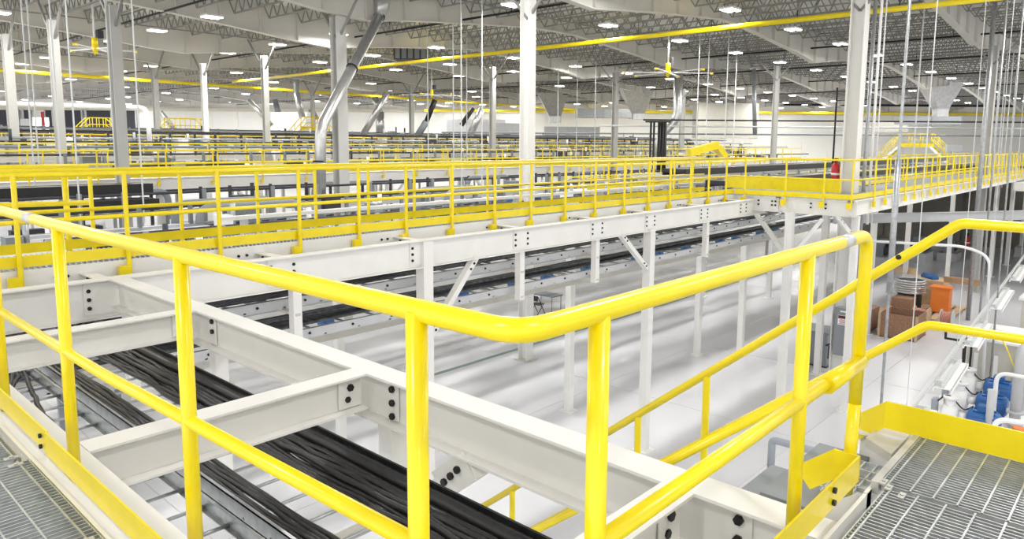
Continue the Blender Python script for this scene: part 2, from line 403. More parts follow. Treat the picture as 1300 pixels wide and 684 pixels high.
# ================================================================= NEAR DECK
def grating(label, x0, x1, y0, y1, z, bars_along, rods, pitch=.030, group=None):
    t = thing('floor_grating', label, 'grating', ((x0 + x1) / 2, (y0 + y1) / 2, z - .03), group)
    m = M()
    if bars_along == 'x':
        k = 0
        while y0 + k * pitch < y1: m.box(x0, x1, y0 + k * pitch, y0 + k * pitch + .005, z - .03, z); k += 1
        m.build('bearing_bar', 'grate', t)['kind'] = 'stuff'
        x = x0 + rods / 2
        while x < x1: M().box(x - .0035, x + .0035, y0, y1, z - .006, z + .003).build('cross_rod', 'grate', t); x += rods
        for x in (x0, x1): M().box(x - .0025, x + .0025, y0, y1, z - .03, z).build('end_band', 'grate', t)
    else:
        k = 0
        while x0 + k * pitch < x1: m.box(x0 + k * pitch, x0 + k * pitch + .005, y0, y1, z - .03, z); k += 1
        m.build('bearing_bar', 'grate', t)['kind'] = 'stuff'
        y = y0 + rods / 2
        while y < y1: M().box(x0, x1, y - .0035, y + .0035, z - .006, z + .003).build('cross_rod', 'grate', t); y += rods
        for y in (y0, y1): M().box(x0, x1, y - .0025, y + .0025, z - .03, z).build('end_band', 'grate', t)
    return t
def clip(x, y, z, label):
    t = thing('grating_clip', label, 'clip', (x, y, z), 'clips holding the gratings down')
    M().box(x - .028, x + .028, y - .012, y + .012, z, z + .006).build('saddle', 'tape', t); M().tube([(x, y, z + .006), (x, y, z + .012)], .008, 6).build('bolt', 'tape', t)
GX = .79
grating('grey bar grating at lower left, the panel nearest the picture corner', -.3, GX, .82, 3.69, DZ, 'x', .10)
grating('grey bar grating at the left edge, beyond its neighbour in the corner', -.3, GX - .02, 3.72, 7.0, DZ, 'x', .10)
grating('large grey bar grating of the landing under the yellow toe board', 3.17, 3.84, -2.5, .80, DZ, 'y', .085, .026)
grating('grey bar grating at bottom right, before the landing', 2.2, 3.15, -2.5, .77, DZ, 'y', .10, .028)
grating('grey bar grating behind the near rail, mostly below the frame', -.3, 2.18, -.6, .78, DZ, 'y', .10, .030)
for (x, y) in ((.74, 3.74), (.735, 3.64), (.74, 2.75), (3.1, .70), (3.18, .79), (3.14, .76)): clip(x, y, DZ + .002, 'small silver clip holding two grating panels together at their edge')
# deck channels (white) below the near rail
def steel(label, build, bolts=(), name='steel_beam', m='white', cat='beam', plates=(), group=None, loc=None):
    me = M(); build(me); c = me.v[0]
    t = thing(name, label, cat, tuple(loc or c), group)
    me.build('profile', m, t)
    for (a, b) in plates:
        M().box(a[0], b[0], a[1], b[1], a[2], b[2]).build('end_plate', m, t)
    for c, nrm, r in bolts: bolt(t, c, nrm, r)
    return t
steel('pale edge channel under the left grating beside the yellow toe board', lambda m: m.box(.80, .815, .85, 9.4, DZ - .26, DZ - .005).box(.74, .815, .85, 9.4, DZ - .045, DZ - .03).box(.815, .87, .9, 9.4, DZ - .045, DZ - .03), [((.815, 3.1, DZ - .1), (1, 0, 0), .02), ((.80, 3.35, DZ - .02), (0, 0, 1), .012)])
steel('pale edge channel under the near rail on its right run', lambda m: m.box(.85, 3.16, .83, .845, DZ - .26, DZ - .035))
steel('white channel at the landing edge above the stair top', lambda m: m.box(3.10, 3.92, .83, .845, DZ - .22, DZ - .03))
steel('silver angle along the left edge of the landing grating', lambda m: m.box(3.16, 3.86, .805, .835, DZ - .05, DZ + .004), m='tape')
steel('white girder carrying the landing at lower right', lambda m: m.ibeam((3.92, 1.1, DZ - .06), (3.92, -3, DZ - .06), .3, .14))
steel('white girder under the near deck at its front edge', lambda m: m.ibeam((-.3, .3, DZ - .06), (3.9, .3, DZ - .06), .3, .15))
# ================================================================= NEAR STEEL
ZB = 5.83
G0x, G1x = 1.02, 2.91
steel('long white girder just outside the left toe board', lambda m: m.ibeam((G0x, .9, ZB), (G0x, 9.0, ZB), .4, .17))
b = []
for y, n_ in ((1.56, 2), (4.04, 3), (6.72, 2)):
    for q in range(n_): b.append(((G1x - .02, y - .27, ZB - .085 - .095 * q), (-1, 0, 0), .0235))
g1 = steel('big white girder running diagonally through the middle of the picture', lambda m: m.ibeam((G1x, -.2, ZB), (G1x, 8.86, ZB), .33, .19, .016), b,
      plates=[((G1x - .02, y - .33, ZB - .30), (G1x - .012, y - .2, ZB - .03)) for y in (1.56, 4.04, 6.72)])
CBY = [1.56, 4.04, 6.72]
for i, y in enumerate(CBY):
    lab = ['white cross beam nearest the camera, meeting the girder at bottom', 'white cross beam in the middle, bolted to the diagonal girder', 'white cross beam behind the middle one, before the walkway'][i]
    bb = [((G1x - .19, y - .012, ZB - .09), (0, -1, 0), .026), ((G1x - .21, y - .012, ZB - .17), (0, -1, 0), .022)]
    steel(lab, lambda m: m.ibeam((G0x + .09, y, ZB - .001), (G1x - .09, y, ZB - .001), .25, .17), bb, plates=[((G1x - .28, y - .02, ZB - .23), (G1x - .10, y - .012, ZB - .03))])
# middle walkway front girder and its joints
YF = 8.95; XW = 19.95
bb = []
gx = [-4.6, -1.0, 2.78, 5.0, 7.45, 9.9, 12.3, 14.4, 17.0, 19.3]
pl = []
for x in gx[2:]:
    for dx in (-.17, .17):
        for z in (-.12, -.22, -.32): bb.append(((x + dx, YF - .012, ZB + z), (0, -1, 0), .024))
    pl.append(((x - .22, YF - .02, ZB - .40), (x + .22, YF - .012, ZB - .03)))
steel('long white front girder of the middle walkway', lambda m: m.ibeam((-8, YF, ZB), (20.8, YF, ZB), .45, .19, .016), bb, plates=pl)
steel('white rear girder of the middle walkway', lambda m: m.ibeam((-8, 10.75, ZB), (24, 10.75, ZB), .40, .18))
wd = 5.95; YT = 9.55; YRR = 10.72
steel('white edge channel below the front toe board of the middle walkway', lambda m: m.box(-8, XW, YT - .01, YT + .01, wd - .3, wd - .02).box(-8, XW, YT, YT + .08, wd - .3, wd - .285),
      [((x + dx, YT - .012, wd - z), (0, -1, 0), .02) for x in gx[2:] for dx in (-.32, -.2) for z in (.14, )])
steel('white edge channel below the rear toe board of the middle walkway', lambda m: m.box(-8, XW, YRR - .01, YRR + .01, wd - .3, wd - .02))
for x in gx:
    steel('short white cross beam between girder and walkway edge', lambda m: m.ibeam((x, YF + .1, ZB - .001), (x, YRR, ZB - .001), .22, .15),
          [((x - .012, YT - .12, ZB - .06), (-1, 0, 0), .022), ((x - .012, YT - .12, ZB - .14), (-1, 0, 0), .022)], name='cross_beam', group='short cross beams along the middle walkway', loc=(x, YF + .1, ZB - .3))
# walkway grating: one panel per bay
def walk_panel(x0, x1, y0, y1, z, lab, grp):
    t = thing('walkway_grating', lab, 'grating', ((x0 + x1) / 2, (y0 + y1) / 2, z - .03), grp)
    m = M(); k = 0
    while x0 + k * .06 < x1: m.box(x0 + k * .06, x0 + k * .06 + .012, y0, y1, z - .03, z); k += 1
    m.build('bearing_bar', 'grate', t)['kind'] = 'stuff'
    m = M(); y = y0 + .06
    while y < y1: M().box(x0, x1, y - .005, y + .005, z - .005, z + .003).build('cross_rod', 'grate', t); y += .12
for i in range(0, 9):
    walk_panel(-6.8 + i * 3.0, -6.8 + i * 3.0 + 2.98, YT + .02, YRR - .02, wd, 'grey bar grating panel laid between the middle walkway toe boards', 'walkway grating panels')
px0 = 3.86
post_f = [(q, YT - .055) for q in (-6.1, -4.9, -3.7, -2.5, -1.3, -.2, .95, 2.11, 3.25, 4.41, 5.62, 6.67, 7.62, 8.67, 9.76, 10.81, 11.91, 12.98, 14.13, 15.2, 16.21, 17.26, 18.27, 19.32)]
post_f = [p for p in post_f if p[0] < XW - .1]
guardrail('yellow guardrail along the front edge of the middle walkway', [(-8, YT - .03), (XW, YT - .03)], wd, post_f, toe_side=-.03, r=.029, brackets=(-.13, 0), base=-.24)
post_r = [(q, YRR + .055) for q in (-6.0, -4.9, -3.7, -2.6, -1.4, -.2, .95, 2.1, 3.26, 4.44, 5.64, 6.69, 7.78, 8.85, 9.8, 10.85, 11.9, 13.0, 14.22, 15.29, 16.35, 17.46, 18.6, 19.7)]
post_r = [p for p in post_r if p[0] < XW + .6]
guardrail('yellow guardrail along the rear edge of the middle walkway', [(-8, YRR + .03), (XW + .4, YRR + .03)], wd, post_r, toe_side=.03, base=-.2, r=.028)
# the walkway steps out to the right and goes on
YJ = 6.2
guardrail('yellow guardrail of the step-out platform facing the camera', [(XW, YT - .05), (XW, YJ)], wd, [(XW - .03, y) for y in (9.2, 8.0, 6.95, 6.22)], toe_side=.03, brackets=(0, .11), base=-.24)
rp = [(21.7 + 1.06 * k, YJ - .03) for k in range(0, 38)]
guardrail('long yellow guardrail running away at right beyond the platform', [(XW, YJ), (62, YJ)], wd, rp, toe_side=-.03, n=8, brackets=(-.12, 0), base=-.28)
steel('white girder below the step-out platform', lambda m: m.ibeam((XW + .08, 9.2, wd - .03), (XW + .08, YJ - .1, wd - .03), .42, .16), [((XW + .06, y, wd - z), (-1, 0, 0), .028) for y in (9.05, 8.8, 8.4, 8.3, 7.3, 6.9) for z in (.15, .26)])
steel('long white edge girder under the walkway running away at right', lambda m: m.ibeam((XW, YJ + .05, wd - .03), (62, YJ + .05, wd - .03), .40, .16))
steel('long white inner girder of the walkway running away at right', lambda m: m.ibeam((XW, 8.2, wd - .03), (62, 8.2, wd - .03), .40, .16))
walk_panel(XW + .05, XW + 3.0, YJ + .1, YRR, wd, 'grey grating of the step-out platform around the broad column', None)
for i in range(5): walk_panel(XW + 3.05 + i * 7, XW + 10 + i * 7, YJ + .1, 8.1, wd, 'grey grating panel of the walkway running away at right', 'grating panels of the right walkway')
guardrail('yellow inner guardrail of the walkway running away at right', [(XW + 5, 8.25), (62, 8.25)], wd, [(XW + 5.2 + 1.9 * k, 8.25) for k in range(0, 20)], n=6, far=1)
o = M().box(21.2, 21.3, 6.95, 10.4, 6.05, 6.42); o = o.build('kick_panel', 'yellow'); tag(o, 'wide yellow panel standing across the platform before black trays', 'panel')
# far part of that walkway: black conveyors beside it
# ---- posts under the middle walkway
def hpost(x, y, z0, z1, w, label, group=None, plate=True, brace=None, mt='white'):
    t = thing('support_post', label, 'post', (x, y, z0), group)
    a = w / 2; M().box(x - a, x + a, y - a, y + a, z0, z1).build('shaft', mt, t)
    if plate and z0 < .1: M().box(x - a - .1, x + a + .1, y - a - .1, y + a + .1, 0, .025).build('base_plate', mt, t)
    if brace:
        for (p, q) in brace:
            br = M().obox(p, q, -.06, .06, -.05, .05).build('brace', mt, t)
            pv = Vector(p); qv = Vector(q); d = (qv - pv).normalized()
            for e in (pv + d * .12, pv + d * .24, qv - d * .12, qv - d * .24): M().tube([e + Vector((0, -.055, 0)), e + Vector((0, -.075, 0))], .022, 6).build('bolt', 'bolt', br)
    return t
hpost(7.55, YF, 0, ZB - .02, .2, 'white post with a right-hand brace under the walkway girder', brace=[((7.65, YF, 4.2), (8.7, YF, 5.4))])
hpost(14.4, YF, 0, ZB - .40, .2, 'white post with a left-hand brace under the walkway girder', brace=[((14.3, YF, 4.5), (13.2, YF, 5.4))])
hpost(19.6, 7.7, 0, ZB - .3, .2, 'white post with two braces under the step-out platform', brace=[((19.6, 7.7, 4.3), (19.9, 8.8, 5.4)), ((19.65, 7.65, 4.3), (19.95, 6.95, 5.4))])
hpost(20.5, YJ + .05, 0, 5.5, .17, 'white post at the outer corner of the step-out platform', brace=[((20.4, 6.25, 4.9), (20.0, 6.6, 5.5))])
hpost(G1x, 3.80, 0, ZB - .33, .14, 'white post under the diagonal girder behind the black cables')
hpost(G1x, 8.6, 4.6, ZB - .33, .12, 'short white hanger under the girder corner')
hpost(2.91, 6.4, 4.2, ZB - .33, .12, 'tapering white hanger under the diagonal girder')
for x, zb in ((5.2, 4.45), (9.9, 4.45), (12.3, 4.45), (17.2, 4.45)):
    hpost(x, YF + .02, zb, ZB - .44, .13, 'short white hanger carrying the cable trays below the walkway', group='tray hangers below the walkway', plate=False)
for (x, y, lb) in ((15.2, 11.9, 'slim white floor post left of the braced post'), (23.7, 10.85, 'slim white floor post at the joint line, right of its twin'), (22.5, 11.9, 'slim white floor post on the open floor, left of its twin'),
                   (23.3, 8.0, 'white floor post beside the grey transformer'), (9.6, 14.6, 'white floor post seen above the diagonal girder'), (29.6, 8.35, 'white floor post in front of the brown crates'),
                   (37.7, 9.1, 'white floor post behind the cable spool cart'), (43.2, 8.4, 'white floor post right of the cable spool cart'), (31.5, 16.5, 'distant white floor post under the left part of the platform'), (33.5, 14.0, 'distant white floor post under the platform')):
    hpost(x, y, 0, 4.5 if y > 10 else 5.5, .19, lb)
for k in range(3): hpost(48 + 5.5 * k, 7.2, 0, 5.5, .22, 'distant white post under the right walkway', 'posts under the right walkway')
M().tube([(3.98, 1.6, 5.0), (3.98, 1.6, 5.35)], .01, 6)
# knee plate with three bolts behind the near cables
t = thing('knee_brace', 'white knee brace with three black bolts under the diagonal girder', 'brace', (G1x, 3.2, 5.2))
M().quadbox([(2.85, 3.42, 5.0), (2.95, 3.42, 5.0), (2.95, 3.52, 5.1), (2.85, 3.52, 5.1), (2.85, 2.9, 5.42), (2.95, 2.9, 5.42), (2.95, 3.02, 5.52), (2.85, 3.02, 5.52)]).build('strut', 'white', t)
M().quadbox([(2.838, 3.2, 5.18), (2.85, 3.2, 5.18), (2.85, 3.32, 5.32), (2.838, 3.32, 5.32), (2.838, 2.92, 5.40), (2.85, 2.92, 5.40), (2.85, 3.04, 5.54), (2.838, 3.04, 5.54)]).build('gusset', 'white', t)
for k in range(3): bolt(t, (2.838, 3.19 - .06 * k, 5.30 + .06 * k), (-1, 0, 0), .024)
# ================================================================= CABLE TRAYS
def tray(label, x0, x1, y0, y1, z, along, rung=.3, h=.1, mt='galv', name='cable_tray', sm=None, bolts_every=None):
    t = thing(name, label, 'cable tray', (x0, y0, z))
    if along == 'y':
        for x in (x0, x1):
            s = 1 if x == x0 else -1
            r = M().box(min(x, x + .006 * s), max(x, x + .006 * s), y0, y1, z, z + h).box(min(x, x + .03 * s), max(x, x + .03 * s), y0, y1, z, z + .006).box(min(x, x + .025 * s), max(x, x + .025 * s), y0, y1, z + h - .006, z + h).build('side_rail', mt, t)
        k = 0; y = y0 + .1
        while y < y1: M().tube([(x0, y, z + .02), (x1, y, z + .02)], .011, 6).build('rung', mt, t); y += rung
    else:
        for y in (y0, y1):
            s = 1 if y == y0 else -1
            M().box(x0, x1, min(y, y + .008 * s), max(y, y + .008 * s), z, z + h).box(x0, x1, min(y, y + .03 * s), max(y, y + .03 * s), z + h - .008, z + h).build('side_rail', mt, t)
        x = x0 + .1
        while x < x1: M().box(x, x + .04, y0, y1, z + .01, z + .03).build('rung', mt if sm is None else sm, t); x += rung
        if bolts_every:
            x = x0 + .3
            while x < x1: M().tube([(x, y0, z + h * .5), (x, y0 - .02, z + h * .5)], .02, 6).build('bolt', 'bolt', t); x += bolts_every
    return t
TZ = 5.27
tray('wide ladder cable tray between the left rail and diagonal girder', 1.78, 2.66, .6, 8.7, TZ, 'y', .3)
tray('narrow ladder cable tray beside the left white girder', 1.36, 1.70, .6, 8.3, TZ, 'y', .3)
for y in (1.9, 3.2, 5.0, 7.4):
    o = M().box(1.1, 2.75, y - .03, y + .03, TZ - .05, TZ - .005).build('tray_support', 'beige'); tag(o, 'pale crossbar carrying the cable trays from below', 'crossbar', 'crossbars below the cable trays')
def wavy(pts, amp, seed, step=.22):
    rnd = random.Random(seed); out = []
    pts = [Vector(p) for p in pts]
    for a, b in zip(pts[:-1], pts[1:]):
        n = max(1, int((b - a).length / step))
        for i in range(n):
            p = a.lerp(b, i / n); out.append(p + Vector((rnd.uniform(-amp, amp), rnd.uniform(-amp, amp), rnd.uniform(-amp * .4, amp * .6))))
    out.append(pts[-1]); return out
def cable(pts, r, label, grp, seed, amp=.012, n=8, step=.22, mt='black'):
    o = M().tube(wavy(pts, amp, seed, step), r, n).build('power_cable', mt); tag(o, label, 'cable', grp); return o
cz = TZ + .045
k = 0
for i in range(11):                       # right-hand bundle of the wide tray
    x = 2.52 - (i % 7) * .038; z = cz + (.036 if i >= 7 else 0); x -= .02 * (i >= 7)
    yt = 9.35 + (2.53 - x) * 1.6 + .02 * (i >= 7)
    cable(fillet([(x, .5, z), (x, yt, z - .02), (x + 2.2, yt + .12, z - .08), (x + 5, yt + .12, z - .14)], 1.0, 8), .0205, ('black cable in the lower layer beside the girder, %s from the girder' % ORD[i] if i < 7 else 'black cable in the upper layer beside the girder, %s from the girder' % ORD[i - 7]), 'black cables right in the wide tray', i, .016)
cable(fillet([(2.6, .5, cz + .025), (2.6, 9.2, cz + .02), (6, 9.3, cz - .1)], .7, 6), .05, 'thick smooth black hose lying between the cable bundle and the girder', None, 99, .003, 14)
for i in range(6):
    x = 1.825 + i * .032; cable(fillet([(x, .5, cz), (x, 9.9 - i * .04, cz - .02), (x + 2.2, 10.0 - .04 * i, cz - .1), (x + 5.0, 10.0 - .04 * i, cz - .15)], 1.0, 8), .0165, 'black cable at the left of the wide tray, %s from its left rail' % ORD[i], 'black cables left in the wide tray', 40 + i)
for i in range(6):
    x = 1.40 + i * .04; cable(fillet([((1.39, .5, cz) if i == 5 else (.5, 5.6 + i * .08, cz - .12)), ((1.44, 6.2, cz) if i == 5 else (1.2 - i * .0, 6.3 + i * .1, cz - .05)), (x, 7.3, cz), (x + .25, 9.3 - i * .08, cz), (x + 1.2, 10.4 - .1 * i, cz - .1), (x + 4.2, 10.4 - .06 * i, cz - .15)], .9, 6), .019, 'black cable curving in the narrow left tray, %s from its left' % ORD[i], 'black cables curving at left', 60 + i)
o = M().box(1.33, 1.35, .6, 4.4, TZ, TZ + .12).build('edge_strip', 'black'); tag(o, 'black rubber strip along the narrow tray edge', 'strip')
o = M().box(2.64, 2.656, .6, 8.3, TZ + .05, TZ + .135).build('edge_strip', 'black'); tag(o, 'black rubber strip between thick cable bundle and girder', 'strip')
# long trays running away under the middle walkway
TR = [(9.3, 10.2, 5.01, 'upper cable tray close below the middle walkway'), (9.2, 10.1, 4.53, 'lower cable tray hung below the middle walkway')]
TT = []
for (y0, y1, z, lb) in TR:
    tt = tray(lb, 1.5, 30, y0, y1, z, 'x', .6, .15, 'lightgrey', sm='tray_green', bolts_every=.75); TT.append(tt)
    for i in range(6):
        yy = y1 - .08 - i * .055
        cable([(3.5 if z > 5 else 2.0, yy, z + .07), (30, yy, z + .12)], .03, '%s bottom dark cable from the rear in the ' % ORD[i] + lb.split(' below')[0].split(' close')[0].split(' hung')[0] + ' below the walkway', 'dark cables in the ' + lb, 100 + i, .012, 6, .9, 'darkbundle')
    for i in range(4):
        yy = y1 - .12 - i * .055
        cable([(3.5, yy, z + .18), (30, yy, z + .18)], .03, '%s top dark cable from the rear in the ' % ORD[i] + lb.split(' below')[0].split(' close')[0].split(' hung')[0] + ' below the walkway', 'dark cables in the ' + lb, 130 + i, .012, 6, .9, 'darkbundle')
for x in (5.2, 9.9, 12.3, 17.2, 21.5):
    for z, tt in ((4.53, TT[1]), (5.01, TT[0])): M().box(x - .04, x + .04, 8.9, 10.2, z - .04, z).build('tray_arm', 'beige', tt)
# a second line of equipment behind the trays: pale long duct boxes, blue valve boxes
rnd = random.Random(3)
def unit(kind, x, y, z, s=1.0):
    if kind == 'valve':
        t = thing('valve_unit', 'small blue and white valve unit on the rack between the cable trays', 'valve', (x, y, z), 'blue valve units on the rack')
        M().tube([(x, y - .12, z + .12), (x, y + .12, z + .12)], .1 * s, 10).build('body', 'blue', t); M().box(x + .12, x + .3, y - .08, y + .08, z + .02, z + .24).build('actuator', 'signwhite', t); M().tube([(x + .05, y, z), (x + .05, y, z + .35)], .03, 6).build('stem', 'lightgrey', t)
    return t
VZ = 4.28
o = M().box(3, 30, 10.35, 10.42, 4.05, 4.25).build('rack_channel', 'beige'); tag(o, 'pale rack channel carrying the blue valve units', 'channel')
for i in range(14): unit('valve', 5.0 + 1.55 * i + rnd.uniform(-.4, .4), 10.4, 4.25 + .0)
o = M().tube([(3, 10.5, 4.75), (30, 10.5, 4.75)], .07, 10).build('process_pipe', 'lightgrey'); tag(o, 'grey process pipe between the two long cable trays', 'pipe')
# ---- table and chair on the floor
t = thing('work_table', 'dark folding table standing on the open floor', 'table', (24.0, 20.2, 0))
M().box(23.7, 24.45, 19.55, 20.85, .70, .74).build('tabletop', 'grey', t)
for x in (23.76, 24.39):
    for y in (19.62, 20.78): M().tube([(x, y, 0), (x, y, .70)], .02, 6).build('leg', 'grey', t)
t = thing('folding_chair', 'black folding chair in front of the dark table', 'chair', (23.25, 20.0, 0))
X, Y = 23.25, 20.0
M().box(X - .2, X + .2, Y - .22, Y + .22, .43, .46).build('seat', 'black', t); M().box(X - .27, X - .24, Y - .22, Y + .22, .62, .84).build('backrest', 'black', t)
for q in (-.21, .21):
    M().tube([(X + .25, Y + q, 0), (X - .25, Y + q, .84)], .016, 6).build('leg', 'bolt', t); M().tube([(X - .28, Y + q, 0), (X + .15, Y + q, .44)], .016, 6).build('leg', 'bolt', t)
t = thing('floor_post', 'grey post with a black foot behind the folding chair', 'post', (23.6, 21.1, 0))
M().box(23.52, 23.68, 21.02, 21.18, .25, 4.5).build('shaft', 'beige', t); M().box(23.45, 23.75, 20.95, 21.25, 0, .3).build('foot', 'dark', t)
# ================================================================= RIGHT FOREGROUND FLOOR ITEMS
t = thing('transformer', 'grey floor-standing transformer box behind the white post', 'transformer', (24.6, 8.4, 0))
M().box(24.1, 25.1, 8.0, 8.9, .05, 1.15).build('cabinet', 'greybox', t); M().box(24.05, 25.15, 7.95, 8.95, 1.15, 1.2).build('lid', 'greybox', t)
M().box(24.08, 25.12, 7.98, 8.92, 0, .05).build('plinth', 'dark', t)
for k in range(5): M().box(24.2 + .17 * k, 24.3 + .17 * k, 7.985, 8.0, .3, .8).build('louvre', 'dark', t)
o = M().tube(fillet([(24.0, 8.0, .8), (23.4, 7.6, 1.1), (23.3, 7.45, 1.5)], .2), .03, 8).build('flexible_conduit', 'black'); tag(o, 'black flexible conduit from transformer to electrical cabinet', 'conduit')
t = thing('electrical_cabinet', 'grey electrical disconnect cabinet with danger label on broad column', 'cabinet', (22.8, 7.1, 1.0))
M().box(22.7, 22.98, 6.84, 7.36, .92, 2.42).build('body', 'greybox', t)
M().box(22.685, 22.7, 6.86, 7.34, .95, 2.39).build('door', 'greybox', t)
M().box(22.98, 23.2, 6.95, 7.25, 1.2, 1.3).build('mounting_arm', 'galv', t); M().box(22.98, 23.2, 6.95, 7.25, 2.1, 2.2).build('mounting_arm', 'galv', t)
s = M().box(22.678, 22.684, 6.95, 7.26, 1.9, 2.2).build('danger_label', 'signwhite', t)
M().box(22.67, 22.678, 6.96, 7.25, 2.1, 2.19).build('lettering_band', 'bolt', s); M().box(22.65, 22.685, 6.89, 6.92, 1.6, 1.72).build('handle', 'bolt', t)
for k in range(4): M().box(22.672, 22.678, 6.99, 7.22 - .03 * (k % 2), 1.93 + .04 * k, 1.945 + .04 * k).build('lettering_line', 'red', s)
M().box(22.678, 22.684, 7.03, 7.2, 2.3, 2.34).build('name_tag', 'signwhite', t)
def text(body, size, loc, rot, m, parent=None, name='lettering', extr=.001):
    tc = bpy.data.curves.new(name, 'FONT'); tc.body = body; tc.size = size; tc.align_x = 'CENTER'; tc.align_y = 'CENTER'; tc.extrude = extr
    o = bpy.data.objects.new(name, tc); C.objects.link(o); tc.materials.append(MAT[m]); o.rotation_euler = rot
    dg = bpy.context.evaluated_depsgraph_get(); me = bpy.data.meshes.new_from_object(o.evaluated_get(dg)); bpy.data.objects.remove(o)
    o = bpy.data.objects.new(name, me); C.objects.link(o); o.rotation_euler = rot; o['kind'] = 'stuff'
    o.parent = parent; o.location = Vector(loc) - Vector(parent['_w']); return o
text('DANGER', .07, (22.668, 7.105, 2.145), (math.pi / 2, 0, -math.pi / 2), 'red', s)
# crates, spools, boxes
t = thing('wooden_crate', 'large open brown particle-board crate behind the white post', 'crate', (29.9, 7.3, 0))
x0, x1, y0, y1, H = 29.7, 31.1, 6.65, 7.95, .95
for (a, b, c, d) in ((x0, x1, y0, y0 + .03), (x0, x1, y1 - .03, y1), (x0, x0 + .03, y0 + .03, y1 - .03), (x1 - .03, x1, y0 + .03, y1 - .03)): M().box(a, b, c, d, 0, H).build('side_panel', 'osb', t)
M().box(x0, x1, y0, y1, 0, .03).build('bottom', 'osb', t)
for (a, b) in ((x0, y0), (x1, y0), (x0, y1), (x1, y1)): M().box(a - .04, a + .04, b - .04, b + .04, 0, H + .02).build('corner_post', 'wood', t)
t = thing('wooden_crate', 'smaller brown crate with a leaning stick, left of the white post', 'crate', (30.4, 8.6, 0))
M().box(30.0, 30.9, 8.3, 9.1, .08, .95).build('panel_box', 'osb', t); M().obox((29.9, 8.5, 0), (30.0, 8.35, 1.0), -.04, .04, -.01, .01).build('stick', 'wood', t)
def spool(x, y, z, r, wd_, axis, lab, wind, fl='wood'):
    t = thing('cable_spool', lab, 'cable spool', (x, y, z))
    ax = Vector(axis); c = Vector((x, y, z + r))
    for s in (-1, 1): M().tube([c + ax * s * wd_ / 2, c + ax * s * (wd_ / 2 + .03)], r, 20).build('flange', fl, t)
    for k in range(6):
        d = -wd_ / 2 + wd_ * (k + .5) / 6; M().tube([c + ax * (d - wd_ / 13), c + ax * d, c + ax * (d + wd_ / 13)], r * .8, 18, radii=[r * .74, r * .8, r * .74]).build('winding', wind, t)
    return t
t = thing('pallet', 'pale wooden pallet holding the cable reels and boxes', 'pallet', (35.5, 7.7, 0))
for k in range(7): M().box(33.6, 37.4, 6.4 + .42 * k, 6.7 + .42 * k, .12, .16).build('slat', 'wood', t)
for x in (33.7, 35.4, 37.2): M().box(x, x + .12, 6.4, 9.2, 0, .12).build('stringer', 'wood', t)
t = thing('wire_coil', 'big coil of silver wire lying on the pallet', 'coil', (35.4, 8.3, .16))
for k in range(6):
    M().tube([(35.4 + (.62 - .02 * (k % 2)) * math.cos(a * math.pi / 8), 8.3 + (.62 - .02 * (k % 2)) * math.sin(a * math.pi / 8), .9 + .1 * k) for a in range(17)], .05, 6).build('turn', 'duct', t)
M().tube([(35.4, 8.3, .16), (35.4, 8.3, 1.4)], .5, 14).build('core', 'dark', t)
o = M().box(34.1, 34.9, 7.9, 8.7, .16, .75).build('cardboard_box', 'osb'); tag(o, 'brown cardboard box in front of the silver coil', 'box')
t = thing('tool_box', 'bright orange box on the pallet beside the silver coil', 'box', (35.2, 6.9, .16))
M().box(34.95, 35.5, 6.65, 7.35, .2, 1.25).build('body', 'orange', t); M().box(34.9, 35.55, 6.6, 7.4, 1.25, 1.32).build('lid', 'orange', t)
t = thing('open_carton', 'tan open carton with flaps at the back of the pallet', 'carton', (37.0, 8.3, .16))
M().box(36.5, 37.6, 7.2, 8.6, .16, 1.3).build('body', 'wood', t); M().obox((36.5, 7.2, 1.3), (36.3, 7.2, 1.6), -1.4, 0, -.01, .01).build('flap', 'wood', t); M().obox((37.6, 8.6, 1.3), (37.9, 8.6, 1.55), -1.4, 0, -.01, .01).build('flap', 'wood', t)
o = M().tube([(36.8, 7.6, 1.36), (37.3, 8.2, 1.36)], .16, 10).build('cloth_bundle', 'blue'); tag(o, 'dark blue bundle lying on top of the tan carton', 'bundle')
spool(32.6, 7.15, 0, .42, .5, (0, 1, 0), 'copper coloured cable spool right of the open crate', 'copper')
spool(33.0, 6.3, 0, .38, .4, (0, 1, 0), 'pinkish cable spool in front of the pallet', 'copper', 'smoke')
